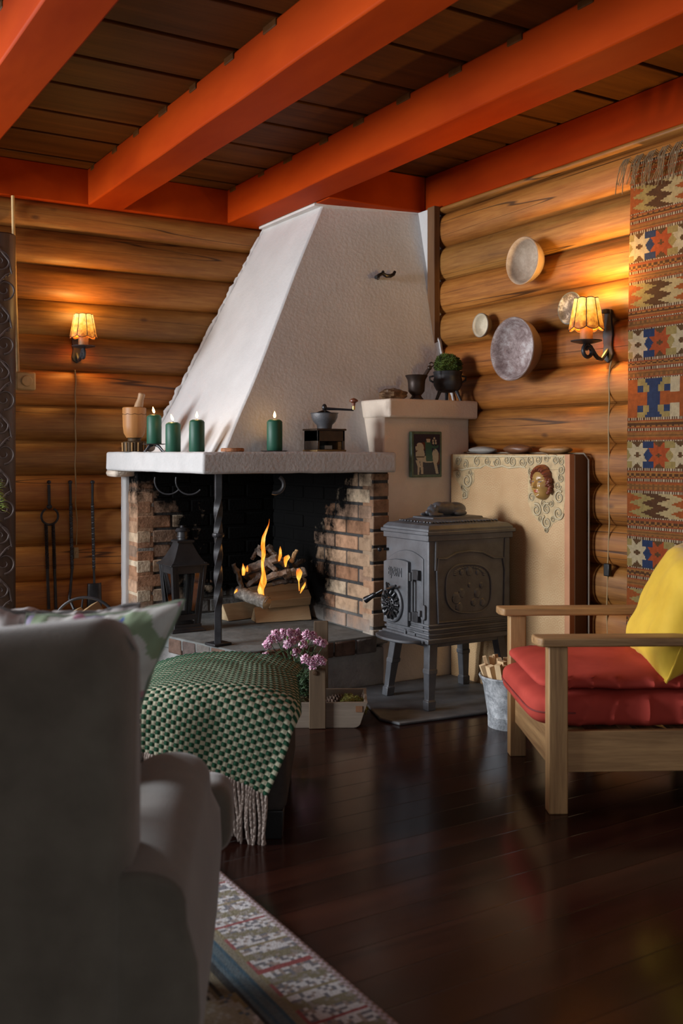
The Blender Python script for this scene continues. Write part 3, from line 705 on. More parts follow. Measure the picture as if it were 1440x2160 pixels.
# carved board at the left edge
CARV = WOOD('dark_carved_wood', (.125, .080, .060), (.052, .034, .028), 2, .5, 10)
t = thing('carved_board', 'tall dark board carved with scrolls at the left edge of the log wall', 'carved board', (1.22, 5.49, .3))
xr = 1.293; b = B(); x0 = 1.085; zt = 2.37
prof = [(x0, 5.545), (x0, 5.48), (x0+.04, 5.455), (xr-.05, 5.455), (xr-.02, 5.475), (xr, 5.51), (xr, 5.545)]
b.prism([Vector((x, y, .05)) for x, y in prof], (0, 0, zt-.05)); b.build('board', CARV, t, world=True, bevel=.006, smooth=50)
b = B(); z = .12; k = 0; rnd = random.Random(3)
while z < zt-.12:
    s = 1 if k % 2 else -1; cc = Vector((1.21+s*.012, 5.452, z+.06)); r = rnd.uniform(.045, .06)
    b.tube(spiral(cc, r, .010, -s*pi/2, -s*pi/2+s*2*pi*1.35, 34, (1, 0, 0), (0, 0, 1)), [.006-.003*i/34 for i in range(35)], 6)
    b.tube([Vector((1.21-s*.05, 5.453, z)), Vector((1.21-s*.035, 5.452, z+.07)), Vector((1.21+s*.02, 5.453, z+.135)), Vector((1.21+s*.055, 5.455, z+.16))], [.004, .007, .006, .002], 6)
    for q in range(3): b.ell(cc+Vector((s*.02*q-.02, 0, .045+.015*q)), (.011, .004, .005), 8, 6, M=Ry(rnd.uniform(-1, 1)))
    z += .145; k += 1
b.build('scroll_carving', MAT('carved_scroll', (.060, .040, .034), .5, bump=0), t, world=True)
# fire irons hanging on the wall
def twisted(b, p0, p1, r=.0075, turns=9, n=60):
    p0 = Vector(p0); p1 = Vector(p1); b.tube([p0+(p1-p0)*i/n for i in range(n+1)], r, 4, square=True, twist=turns*2*pi)
ty = YB-.030
t = thing('fire_tongs', 'iron fire tongs with a round bow and twisted legs, leftmost hanging tool', 'fire tool', atY(105, 1018, ty), 0, 'fire irons on the log wall')
Q = lambda x, y, o=0: atY(x, y, ty)+Vector((0, -o, 0))
b = B(); b.tube([Q(103, 1022), Q(104, 1065)], [.009, .008], 8); b.ell(Q(103, 1017), (.012, .012, .011), 12, 8); b.build('handle', IRON, t, world=True)
b = B(); cc = Q(105, 1089); b.tube(arc(cc, .046, radians(62), radians(-220-22), 26, (-1, 0, 0), (0, 0, 1))[::1], .0062, 8); b.ell(Q(104, 1069), (.016, .010, .014), 12, 8); b.build('bow', IRON, t, world=True)
for xa, xb in ((97, 103), (112, 118)):
    b = B(); twisted(b, Q(xa, 1106), Q((xa+xb)/2, 1200), .0105, 6); b.tube([Q((xa+xb)/2, 1200), Q(xb, 1285)], .0085, 8); b.build('leg', IRON, t, world=True)
t = thing('poker', 'twisted iron poker with a hooked end between the tongs and the shovel', 'fire tool', Q(148, 1018), 0, 'fire irons on the log wall')
b = B(); b.ell(Q(148, 1017), (.013, .012, .011), 12, 8); b.tube([Q(148, 1020), Q(149, 1062)], .008, 8); twisted(b, Q(149, 1062), Q(152, 1200), .0105, 9); b.tube([Q(152, 1200), Q(148, 1250)], .008, 8); b.build('shaft', IRON, t, world=True)
b = B(); b.tube([Q(148, 1248), Q(144, 1262, .02), Q(150, 1282, .05), Q(165, 1284, .06), Q(170, 1262, .04)], [.009, .009, .009, .008, .005], 8); b.build('hook', IRON, t, world=True)
t = thing('fire_shovel', 'small iron fire shovel with a twisted shaft, nearest the fireplace', 'fire tool', Q(196, 1018), 0, 'fire irons on the log wall')
b = B(); b.ell(Q(195, 1017), (.013, .012, .011), 12, 8); b.tube([Q(195, 1020), Q(195, 1062)], .0075, 8); twisted(b, Q(195, 1062), Q(198, 1200), .0098, 9); b.tube([Q(198, 1200), Q(199, 1232)], .007, 8); b.build('shaft', IRON, t, world=True)
b = B(); W_ = .043
def shov(u, v): 
    c = Q(200, 1230+55*v); x = (u*2-1)*W_*(.9+.1*v); return c+Vector((x, -.016*(1-(2*u-1)**4)+.010, 0))
b.grid(shov, 14, 14); b.build('blade', IRON, t, world=True, solid=.003)
# bowls on the right wall
def wbowl(label, px, py, R, depth, mat, rimmat, tilt=0.0, yaw=0.0):
    x = XR-.035-depth; c = atX(px, py, x)
    t = thing('wall_bowl', label, 'bowl', c, 0, 'bowls hung on the right log wall')
    M = Matrix(((0, 0, -1), (-1, 0, 0), (0, 1, 0))) ; M = Ry(tilt) @ Rz(yaw) @ M
    b = B(); th = .007
    prof = [(0, -depth), (R*.45, -depth), (R*.72, -depth*.80), (R*.90, -depth*.45), (R*.985, -depth*.08), (R, 0), (R-th*.5, .003), (R-th, 0)]
    b.lathe(prof, c, 44, M, lob=lambda a, z: 1+.012*sin(2*a+1), cap=False); b.build('bowl_body', rimmat, t, world=True, smooth=50)
    b = B(); inn = [(R-th*.3, .003), (R-th, .001), (R*.93-th, -depth*.25), (R*.80-th, -depth*.58), (R*.55, -depth*.76), (R*.2, -depth*.80), (0, -depth*.80)]
    b.lathe(inn, c, 44, M, lob=lambda a, z: 1+.012*sin(2*a+1), cap=False); b.build('bowl_inside', mat, t, world=True, smooth=60)
    return t
def BOWLM(name, a, b_, c_, sc_=9):
    m, t, p = nt(name); v = coords(t); f = noi(t, v, sc_*1.7, 9, .8, .25); t.links.new(ramp(t, f, [(.34, a), (.5, b_), (.62, c_)]), p.inputs['Base Color']); p.inputs['Roughness'].default_value = .7
    bumpn(t, p, noi(t, v, sc_*3, 2), .3, .003); return m
wbowl('wooden bowl with a pale rim, highest of the bowls on the log wall', 1101, 550, .118, .085, BOWLM('bowl_grey', (.27, .195, .135), (.38, .29, .21), (.48, .385, .29), 7), MAT('bowl_tan', (.40, .28, .19), .6))
wbowl('small cream bowl with a dark outside, left of the large mottled bowl', 1013, 686, .065, .05, BOWLM('bowl_cream', (.44, .37, .26), (.58, .50, .37), (.62, .55, .42), 7), MAT('bowl_dark', (.10, .07, .05), .5))
wbowl('large dark bowl with a mottled white and purple inside', 1079, 736, .160, .115, BOWLM('bowl_mottled', (.10, .055, .05), (.30, .23, .22), (.50, .46, .45), 9), MAT('bowl_brown', (.17, .10, .065), .55))
wbowl('small glazed brown dish half behind the right wall sconce', 1201, 650, .078, .022, BOWLM('glazed', (.045, .035, .03), (.10, .08, .07), (.42, .40, .38), 12), MAT('glaze_blue', (.10, .13, .14), .25), tilt=.04)
# tapestry
WHT = (.42, .38, .32); BRN = (.085, .040, .018); ORG = (.30, .085, .022); GLD = (.30, .145, .045); OLV = (.29, .24, .105); BEI = (.40, .345, .21); BLU = (.022, .042, .13); RED = (.34, .072, .022); CRM = (.46, .42, .32); DBR = (.10, .055, .025)
bands = [(349, 398, 's'), (398, 452, 'z'), (452, 496, 's'), (496, 554, 'w'), (554, 600, 's'), (600, 651, 'z'), (651, 697, 's'), (697, 755, 'w'), (755, 799, 's'), (799, 878, 'c'), (878, 927, 's'), (927, 982, 'w'), (982, 1033, 's'), (1033, 1082, 'z'), (1082, 1128, 's'), (1128, 1185, 'w'), (1185, 1233, 's'), (1233, 1285, 'z'), (1285, 1330, 's'), (1330, 1390, 'w'), (1390, 1440, 's'), (1440, 1500, 'z'), (1500, 1560, 's')]
def star(dx, dy):
    ax, ay = max(abs(dx), abs(dy)), min(abs(dx), abs(dy))
    return (ay <= .5 or ax < .5) and ay >= (ax-.58)*1.25 and ax <= 1
def tapcol(u, q):          # u metres from the left edge, q image row on the left edge
    px_ = .0021
    for a, c, k in bands:
        if a <= q < c:
            t = (q-a)/(c-a); d = int(u/.0065) % 2
            if k == 's':
                if t < .09 or t > .91 or abs(t-.47) < .045: return WHT if d else BRN
                if t < .16 or abs(t-.38) < .035 or abs(t-.56) < .03 or t > .85: return (.26, .075, .03)
                if t < .35: e = int(u/.010) % 3; return BRN if (abs(t-.25) < .05 and e != 1) or (e == 1 and int(t*40) % 2) else GLD
                if .60 < t < .82: e = int(u/.013) % 2; return (.17, .085, .03) if (abs(t-.71) < .03) or (e and int(t*36) % 2) else (.27, .125, .04)
                return ORG
            if k == 'z':
                tri = abs(((t*2.5+.5) % 1)*2-1); s = (u - .01 - .075*tri) % .31
                s = s if u > .01+.075*tri else -1
                if s < 0: return ORG
                if s < .07: return OLV
                if s < .155: return BRN
                if s < .235: return BEI
                return ORG
            if k == 'w':
                cy = (t-.5)*2; uu = u % .236
                if star((uu-.057)/.060, cy): return DBR if (abs(uu-.057) < .008 and abs(cy) < .2) or (abs(uu-.057) < .018 and abs(cy) < .08) else CRM
                if star((uu-.178)/.060, cy): return DBR if (abs(uu-.178) < .007 and abs(cy) < .18) or (abs(uu-.178) < .016 and abs(cy) < .07) else RED
                if abs(uu-.057) < .030*max(0, (abs(cy)-.35)*1.6): return DBR
                if abs(uu-.178) < .030*max(0, (abs(cy)-.35)*1.6): return DBR
                if .085 < uu < .150: return BLU
                return OLV
            if k == 'c':
                dx = abs(u % .29-.147)/.068; dy = abs(t-.5)*2
                dx = floor(dx*6)/6; dy2 = floor(dy*6)/6
                if dx >= 1.17: return ORG if (u % .29) < .22 or dy < .3 else CRM
                if dy2 > .66: return BLU if dx < (.35+.5*(dy2-.5)) else OLV
                if dx < .17: return BLU
                if dy2 < .17: return BLU if dx < .5 else ORG
                if abs(dy2-.34) < .2 and dx > .8: return BLU
                if dx < 1: return OLV
                return ORG
    return BRN
b = B(); TL = atX(1333, 349, XR-.025); wv = .62; zt = TL.z
zb = .32; nu = int(wv/.0055); nv = int((zt-zb)/.0058)
def tapf(u, v):
    z = zt-(zt-zb)*v; y = TL.y - u*wv + .030*v
    return Vector((XR-.032-.010*sin(v*4)*.5-.006*noise.noise(Vector((y*4, z*3, 1))), y, z + .0))
b.grid(tapf, nu, nv, lambda u, v: tuple(q*k_ for q, k_ in zip(tapcol(u*wv, 349+(zt-(zt-zb)*v-zt)*-2110/4.48), (.74, .64, .50))))
TAP = thing('tapestry', 'long woven tapestry with bands of stars and zigzags on the right log wall', 'tapestry', (XR-.03, TL.y-.3, zb))
CLOTHV = VCOL('woven_wool', .9, .3, 320, .5, 60)
b.build('woven_panel', CLOTHV, TAP, world=True, solid=.006)
TASS = MAT('tassel_yarn', (.20, .125, .06), .9, var=.3, nsc=60, bump=.3, bsc=300)
rnd = random.Random(5)
for g in range(9):
    b = B(); y0 = TL.y + .03 - g*.072
    for k in range(7):
        y = y0 - k*.006; top = Vector((XR-.030, y-.012, zt+.012+.004*rnd.random())); L = rnd.uniform(.09, .15)
        b.tube([top+Vector((0, 0, -.005)), top+Vector((-.022, .004, .012)), top+Vector((-.034, .010+.012*rnd.random(), -.02)), top+Vector((-.030, .022+.02*rnd.random(), -L*.6)), top+Vector((-.027, .030+.03*rnd.random(), -L))], .0022, 5)
    b.build('tassel', TASS, TAP, world=True)
# ================================================================== on the mantel
MT = ZM1+.001
def onm(px, d): p = atD(px, 955, d); p.z = MT; return p
WAX = MAT('green_wax', (.012, .078, .045), .5, var=.08, nsc=6, bump=.05, spec=.4)
WICK = MAT('wick', (.01, .008, .006), .9, bump=0)
FLAME = EMIT('candle_flame', (1.0, .62, .22), 9)
CANDW = MAT('molten_top', (.10, .11, .04), .3, bump=0)
def candle(label, px, d, z, h, lean=0.0, r=.0383):
    p = onm(px, d); p.z = z; t = thing('pillar_candle', label, 'candle', p, 0, 'green candles on the mantel')
    b = B(); b.lathe([(0, 0), (r-.002, 0), (r, .003), (r, h-.012), (r-.004, h-.005), (r*.62, h+.001), (r*.45, h-.002), (0, h-.003)], seg=36); b.build('wax_body', WAX, t, smooth=50)
    b = B(); b.tube([(0, 0, h-.004), (0, 0, h+.006), (lean*.3, 0, h+.014)], .0014, 6); b.build('wick', WICK, t)
    b = B(); rings = []; n = 12
    for i in range(9):
        q = i/8; rr = .0072*sin(pi*min(1, q**.75*.98+.02))**.9*(1-.25*q)+.0004; rings.append([Vector((lean*q*1.2+rr*cos(2*pi*k/n), rr*sin(2*pi*k/n), h+.008+.034*q)) for k in range(n)])
    b.loft(rings); b.build('flame', FLAME, t)
    l = bpy.data.lights.new('candle_light', 'POINT'); l.energy = .35; l.color = (1, .55, .2); l.shadow_soft_size = .01
    lo = bpy.data.objects.new('candle_light', l); COL.objects.link(lo); lo.location = p+Vector((lean, 0, h+.03)); return t
pz = .040
candle('lit green pillar candle raised on the black iron candle stand beside the wooden mortar', 325, 5.20, MT+pz, .152, -.006)
candle('lit green pillar candle standing directly on the mantel next to the iron stand', 365, 5.06, MT, .148, -.010)
candle('lit green pillar candle on the white end of the mantel, nearest its front corner', 415, 4.93, MT, .157, 0)
candle('lit green pillar candle on a flat black plate beside the coffee grinder', 579, 4.92, MT+.0055, .152, 0)
p = onm(325, 5.20); t = thing('candle_stand', 'spidery black iron stand under the leftmost green candle', 'candle holder', p)
b = B(); b.lathe([(0, pz-.003), (.05, pz-.003), (.062, pz), (.060, pz+.002), (.05, pz-.001), (0, pz-.001)], seg=28); b.build('pan', IRON, t)
for k in range(4):
    a = .5+k*pi/2; d = Vector((cos(a), sin(a), 0)); b = B(); b.tube([d*.012+Vector((0, 0, pz-.004)), d*.035+Vector((0, 0, .028)), d*.062+Vector((0, 0, .003)), d*.072+Vector((0, 0, .0035))], [.009, .007, .005, .0035], 6); b.build('leg', IRON, t)
p = onm(578, 4.92); b = B(); b.lathe([(0, 0), (.055, 0), (.068, .003), (.067, .0045), (.054, .0035), (0, .0035)], p+Vector((0, 0, .0005)), 36); tag(b.build('candle_plate', IRON), 'flat round black plate under the single candle by the grinder', 'plate')
# wooden mortar with its pestle
MW = WOOD('turned_birch', (.50, .235, .072), (.26, .105, .03), 2, .5, 9); MWD = WOOD('scorched_birch', (.18, .10, .04), (.03, .02, .012), 2, .5, 16)
p = onm(283, 5.40); t = thing('wooden_mortar', 'turned wooden mortar with fluted scorched foot at the left end of the mantel', 'mortar', p)
b = B(); b.lathe([(0, .07), (.04, .075), (.055, .10), (.060, .14), (.063, .236), (.057, .240), (.054, .20), (0, .19)], seg=40, lob=lambda a, z: 1+(.022*abs(cos(a*6)) if z < .17 else 0)); b.build('cup', MW, t)
b = B(); b.c = (.075, .045, .02); b.lathe([(0, 0), (.062, 0), (.064, .052), (.058, .054), (.034, .058), (.034, .072), (.042, .076), (0, .077)], seg=48, lob=lambda a, z: 1-.05*(abs(cos(a*6))**.3)*(1 if z < .053 else 0)); b.c = (.45, .25, .09)
for k in range(12): a = 2*pi*k/12; b.tube([Vector((.0625*cos(a), .0625*sin(a), .003)), Vector((.0645*cos(a), .0645*sin(a), .050))], .0035, 6)
b.build('foot', VCOL('scorched_foot', .6, .45, 60, .1, 30), t)
b = B(); b.tube([Vector((.0635*cos(a_), .0635*sin(a_), .205-.006*abs(sin(a_*5)))) for a_ in [2*pi*i/80 for i in range(80)]], .0013, 5, closed=True); b.build('carved_line', MWD, t)
d = (RT*.26+Vector((0, 0, 1))).normalized(); b = B(); c = p+Vector((0, 0, .20)); b.lathe([(0, 0), (.026, 0), (.022, .06), (.017, .085), (.019, .115), (.014, .12), (0, .121)], c+RT*.012, 22, align(d)); tag(b.build('pestle', WOOD('pale_pestle', (.42, .27, .15), (.28, .16, .08), 2)), 'pale wooden pestle leaning in the wooden mortar', 'pestle')
p = onm(307, 5.42); b = B(); b.ell(p+Vector((.03, .03, .026)), (.035, .03, .026), 16, 10, .15); tag(b.build('stone', MAT('grey_pebble', (.30, .27, .25), .8)), 'small grey stone behind the iron candle stand on the mantel', 'stone')
# wood slice and coffee grinder
p = onm(490, 4.80); t = thing('wood_slice', 'round reddish wooden coaster lying between the candles on the mantel', 'coaster', p)
b = B(); b.lathe([(0, 0), (.053, 0), (.056, .003), (.056, .014), (.053, .017), (0, .017)], seg=36); b.build('disc', MAT('pressed_bark', (.30, .12, .05), .8, var=.5, nsc=70), t)
b = B(); b.lathe([(0, .0172), (.050, .0172), (.050, .0178), (0, .0178)], seg=30); b.build('top_face', MAT('cut_wood', (.36, .17, .08), .7, var=.3, nsc=40), t)
p = onm(684, 5.03); t = thing('coffee_grinder', 'old black box coffee grinder with open drawer bay and cast iron bowl', 'coffee grinder', p)
GB = MAT('grinder_black', (.022, .018, .017), .38, var=.4, nsc=20, col2=(.05, .032, .02)); GO = WOOD('grinder_edge', (.30, .19, .07), (.05, .03, .015), 0)
W_, D_, H_ = .158, .135, .105
b = B(); b.bb((-W_/2-.006, -D_/2-.006, 0), (W_/2+.006, D_/2+.006, .010)); b.build('base_board', GO, t, bevel=.003)
b = B(); b.bb((-W_/2, -D_/2, .01), (-W_/2+.012, D_/2, H_)); b.bb((W_/2-.012, -D_/2, .01), (W_/2, D_/2, H_)); b.bb((-W_/2, D_/2-.01, .01), (W_/2, D_/2, H_)); b.bb((-W_/2, -D_/2, .052), (W_/2, D_/2, H_)); b.build('case', GB, t, bevel=.002)
b = B(); b.bb((-W_/2-.008, -D_/2-.008, H_), (W_/2+.008, D_/2+.008, H_+.010)); b.build('top_board', GB, t, bevel=.005)
b = B(); b.bb((-.016, -.03, .012), (.028, .02, .032)); b.build('drawer_box', MAT('grey_tin', (.30, .29, .27), .5), t, bevel=.001)
b = B(); b.bb((.045, -D_/2+.01, .011), (.066, .04, .05)); b.build('bay_cheek', GO, t)
b = B(); z = H_+.010; b.lathe([(0, z), (.036, z), (.040, z+.02), (.056, z+.036), (.066, z+.058), (.068, z+.076), (.072, z+.080), (.066, z+.080), (.060, z+.06), (0, z+.04)], seg=36); b.build('hopper', CAST, t)
z1 = z+.080; b = B(); b.tube([(0, 0, z), (0, 0, z1+.03)], .008, 10); b.tube([(-.045, 0, z1-.004), (0, 0, z1+.012), (.045, 0, z1-.004)], .006, 8); b.ell((0, 0, z1+.028), (.013, .013, .018), 14, 10)
cdir = (RT*.97-FW*.1).normalized(); e = cdir*.148; b.tube([Vector((0, 0, z1+.022)), cdir*.06+Vector((0, 0, z1+.019)), e+Vector((0, 0, z1+.014))], [.008, .006, .005], 8); b.build('crank', IRON_GLOSS, t)
b = B(); b.lathe([(0, 0), (.007, 0), (.007, .018), (0, .019)], e+Vector((0, 0, z1+.016)), 14); b.build('ferrule', BRASS, t)
b = B(); b.lathe([(0, 0), (.007, 0), (.009, .014), (.022, .022), (.022, .028), (.012, .036), (0, .040)], e+Vector((0, 0, z1+.035)), 20); b.build('knob', MAT('red_wood', (.16, .045, .02), .4), t)
# ================================================================== on the small shelf
SZ = 1.4785
def onsh(px, y): p = atY(px, 840, y); p.z = SZ; return p
p = onsh(829, 4.33); b = B(); b.ell(p+Vector((0, 0, .026)), (.080, .042, .030), 28, 18, .35, 2.2, M=Rz(-.1)); tag(b.build('rock', BOWLM('brown_rock', (.045, .022, .012), (.13, .07, .03), (.28, .17, .085), 8)), 'rough brown rock lying at the left end of the small shelf', 'rock')
DK = MAT('dark_bronze', (.040, .026, .020), .42, .5, .3, 10, bump=.15)
p = onsh(878, 4.31); t = thing('metal_mortar', 'dark flared metal mortar on a round foot in the middle of the small shelf', 'mortar', p)
b = B(); b.lathe([(0, 0), (.037, 0), (.037, .006), (.028, .016), (.024, .024), (.034, .034), (.043, .046), (.045, .085), (.048, .106), (.060, .128), (.057, .131), (.042, .11), (.038, .06), (0, .05)], seg=36); b.build('cup', DK, t)
b = B(); q0 = p+Vector((.012, 0, .075)); d = (RT*.62+Vector((0, 0, 1))).normalized(); b.tube([q0, q0+d*.10], [.011, .010], 12); b.ell(q0+d*.112, (.013, .013, .013), 14, 10); b.tube(arc(q0+d*.132, .011, 0, 2*pi, 14, RT, Vector((0, 0, 1)))[:-1], .004, 8, closed=True); tag(b.build('pestle', DK), 'dark metal pestle with a ring end in the metal mortar', 'pestle')
p = onsh(944, 4.315); t = thing('cauldron', 'little black three-legged iron cauldron at the right end of the small shelf', 'cauldron', p)
b = B(); b.lathe([(0, .044), (.035, .046), (.062, .058), (.077, .085), (.078, .115), (.074, .130), (.076, .142), (.080, .158), (.075, .160), (.068, .14), (0, .10)], seg=40); b.build('pot', IRON, t)
for k in range(3):
    a = -pi/2+.5+k*2*pi/3; d = Vector((cos(a), sin(a), 0)); b = B(); b.tube([d*.046+Vector((0, 0, .064)), d*.062+Vector((0, 0, .03)), d*.076], [.012, .009, .008], 10); b.build('leg', IRON, t)
for s in (-1, 1):
    b = B(); b.tube([RT*s*.076+Vector((0, 0, .135)), RT*s*.098+Vector((0, 0, .130)), RT*s*.096+Vector((0, 0, .112)), RT*s*.076+Vector((0, 0, .100))], .0055, 8); b.build('handle', IRON, t)
MOSS = MAT('moss', (.030, .055, .006), .95, var=.6, nsc=45, bump=.8, bsc=220, bd=.006, col2=(.085, .13, .014))
def mossball(c, r, name, label, n=700, mat=MOSS, L=.016):
    b = B(); b.ell(c, (r[0]*.93, r[1]*.93, r[2]*.93), 28, 18, .16, 3.0); rnd = random.Random(n)
    for k in range(n):
        d = Vector((rnd.gauss(0, 1), rnd.gauss(0, 1), rnd.gauss(0, 1))).normalized()
        if d.z < -.4: continue
        q = Vector(c)+Vector((d.x*r[0], d.y*r[1], d.z*r[2]))*(.94+.16*noise.noise(d*3+Vector(c)*3)); tdir = (d+Vector((rnd.gauss(0, .5), rnd.gauss(0, .5), rnd.gauss(0, .5)))).normalized()
        s = tdir.orthogonal()*.0022; u = tdir.cross(s.normalized())*.0022; b.add([q+s, q-s*.5+u, q-s*.5-u, q+tdir*rnd.uniform(.5, 1)*L], [(0, 1, 3), (1, 2, 3), (2, 0, 3)])
    return tag(b.build(name, mat), label, 'moss')
mossball(p+Vector((0, 0, .192)), (.074, .072, .062), 'moss_clump', 'rounded clump of green moss growing out of the iron cauldron', 1500)
# ceramic tile picture: a rider on a pale horse (generic folk drawing)
yb = 4.292; t0 = atY(862, 910, yb); t1 = atY(926, 1006, yb); cx, cz = (t0.x+t1.x)/2, (t0.z+t1.z)/2; w_, h_ = (t1.x-t0.x), (t0.z-t1.z)
t = thing('tile_picture', 'small framed ceramic tile of a rider on a pale horse on the chimney block', 'picture', (cx, yb, t1.z))
b = B(); b.bb((t0.x, yb-.024, t1.z), (t1.x, yb, t0.z)); b.build('frame', MAT('green_glaze', (.075, .12, .075), .3, var=.3, nsc=30), t, world=True, bevel=.004)
def tilecol(u, v):   # u right 0..1, v up 0..1
    def e(cx_, cy_, rx, ry): return ((u-cx_)/rx)**2+((v-cy_)/ry)**2 < 1
    cream = (.50, .44, .32); navy = (.012, .012, .035); green = (.03, .10, .07); wine = (.10, .022, .015)
    if e(.55, .87, .085, .05): return (.03, .015, .01) if v > .885 else cream
    if .49 < u < .62 and .80 < v < .87: return cream
    for q in ((.78, .90), (.73, .84), (.83, .84), (.74, .78), (.84, .78)):
        if e(q[0], q[1], .035, .028): return cream
    if abs(u-.79) < .012 and .60 < v < .80: return green
    if .66 < u < .95 and abs(v-.66-.35*abs(u-.80)) < .03: return green
    if .42 + .1*(.8-v) < u < .66+.12*(.8-v)*1.2 and .33 < v < .82: return green
    if e(.22, .66, .16, .13) and v > .60: return wine if v > .70 and u < .12 else cream
    if abs(u-.16) < .10 and abs(v-.63-.5*(u-.16)) < .035: return (.05, .02, .02)
    if e(.24, .50, .17, .17): return (.08, .04, .02) if abs(v-.44) < .015 else cream
    if e(.55, .38, .32, .085) : return cream
    if e(.82, .45, .13, .19): return cream
    if .06+.5*(.36-v) < u < .20+.35*(.36-v) and .18 < v < .36: return cream
    if .14 < u < .20+.1*v and v <= .2: return cream
    if .24+.1*(.36-v) < u < .34+.06*(.36-v) and 0.02 < v < .36: return cream
    if .74+.32*(.34-v) < u < .86+.26*(.34-v) and .02 < v < .36: return cream
    if e(.93, .40, .07, .16): return wine
    if e(.35, .70, .13, .10): return wine
    return navy
b = B(); m_ = .014
b.grid(lambda u, v: Vector((t0.x+m_+(w_-2*m_)*u, yb-.0255, t1.z+m_+(h_-2*m_)*v)), 70, 104, tilecol); b.build('painted_tile', VCOL('glazed_tile', .25, .15, 30, .05, 40, .001, .5), t, world=True, smooth=0)
# ================================================================== wallpapered panel with mask
PX = 3.285; ya, yb_ = 4.283, 3.395; PZ = 1.192
t = thing('wallpapered_panel', 'tall tan wallpapered fire panel with a scrollwork border behind the stove', 'panel', (3.33, 3.84, 0))
def wallpaper():
    m, tt, p = nt('scale_wallpaper'); tc = N(tt, 'ShaderNodeTexCoord'); sx = N(tt, 'ShaderNodeSeparateXYZ'); tt.links.new(tc.outputs['Object'], sx.inputs[0])
    v = coords(tt)
    # scallop pattern: rows of overlapping arcs
    sz = .046; nz_ = mth(tt, 'MULTIPLY', mth(tt, 'SUBTRACT', noi(tt, v, 12, 3), .5), .35)
    q = mth(tt, 'DIVIDE', sx.outputs['Z'], sz*.62); row = mth(tt, 'FLOOR', q); fz_ = mth(tt, 'FRACT', q)
    odd = mth(tt, 'MULTIPLY', mth(tt, 'FRACT', mth(tt, 'MULTIPLY', row, .5)), 1.0)
    fx = mth(tt, 'SUBTRACT', mth(tt, 'FRACT', mth(tt, 'ADD', mth(tt, 'ADD', mth(tt, 'DIVIDE', sx.outputs['Y'], sz), odd), nz_)), .5)
    r = mth(tt, 'SQRT', mth(tt, 'ADD', mth(tt, 'MULTIPLY', fx, fx), mth(tt, 'MULTIPLY', mth(tt, 'MULTIPLY', fz_, fz_), .4)))
    ring = mth(tt, 'PINGPONG', mth(tt, 'MULTIPLY', r, 4.0), .5)
    f = mth(tt, 'MULTIPLY', ramp_f(tt, ring, .3, .5), ramp_f(tt, noi(tt, v, 9, 4), .35, .65))
    base = ramp(tt, noi(tt, v, 4, 6), [(.3, (.46, .275, .125)), (.7, (.56, .36, .18))])
    c = mix(tt, base, (.66, .49, .28), mth(tt, 'MULTIPLY', f, .9)); tt.links.new(c, p.inputs['Base Color']); p.inputs['Roughness'].default_value = .6; bumpn(tt, p, f, .2, .002); return m
b = B(); b.bb((PX, yb_, 0), (PX+.022, ya, PZ)); b.build('paper_face', wallpaper(), t, world=True, bevel=.002)
b = B(); b.bb((PX-.001, yb_-.004, 0), (PX+.030, yb_+.03, PZ+.001)); b.build('edge_strip', MAT('orange_edging', (.46, .21, .10), .6, var=.15), t, world=True, bevel=.002)
b = B(); b.bb((PX+.034, yb_+.002, 0), (PX+.040, yb_+.03, PZ-.004)); b.build('metal_strip', MAT('zinc_strip', (.42, .38, .34), .45), t, world=True)
b = B(); b.bb((PX+.044, yb_+.008, 0), (XR-.024, yb_+.04, PZ-.004)); b.bb((PX+.03, yb_+.03, PZ-.02), (XR-.024, ya, PZ)); b.bb((PX+.03, yb_+.04, .0), (XR-.024, ya, .05)); b.build('side_board', MAT('brown_board', (.14, .058, .022), .5, var=.2, nsc=6, stretch=(1, 1, .2)), t, world=True, bevel=.002)
# scrollwork border
SCR = MAT('scroll_cream', (.60, .50, .32), .65, var=.15, nsc=40); SCL = MAT('scroll_line', (.11, .08, .04), .7, bump=0)
def pp_(px, py, off=.0015): q = atX(px, py, PX); q.x -= off; return q
def zq(x, y, off=.0015): return pp_(940+x/4.5, 920+y/4.5, off)
bs = B(); bs.c = (.60, .50, .32); bl = bs; rnd = random.Random(2)
def curl(x, y, r, cw=1, a0=0.0, turns=1.5):
    c = zq(x, y); R_ = r*1.18/4.5*4.95/2110; bs.c = (.60, .50, .32)
    pts = spiral(c, R_, R_*.22, a0, a0+cw*turns*2*pi, 34, (0, -1, 0), (0, 0, 1))
    bs.tube(pts, [max(.0026, R_*.17)*(1-.6*i/34) for i in range(35)], 6)
    pl_ = spiral(c, R_*1.16, R_*.30, a0, a0+cw*turns*2*pi, 34, (0, -1, 0), (0, 0, 1)); bs.c = (.13, .10, .055); bl.tube([q+Vector((-.0006, 0, 0)) for q in pl_], .0009, 5)
    pl_ = spiral(c, R_*.86, R_*.14, a0, a0+cw*turns*2*pi, 34, (0, -1, 0), (0, 0, 1)); bl.tube([q+Vector((-.0030, 0, 0)) for q in pl_], .0006, 5)
def flow(pts, r=.006):
    bs.c = (.60, .50, .32); P_ = [zq(*q) for q in pts]; bs.tube(P_, [r*(.5+.5*sin(pi*i/(len(P_)-1))) for i in range(len(P_))], 6)
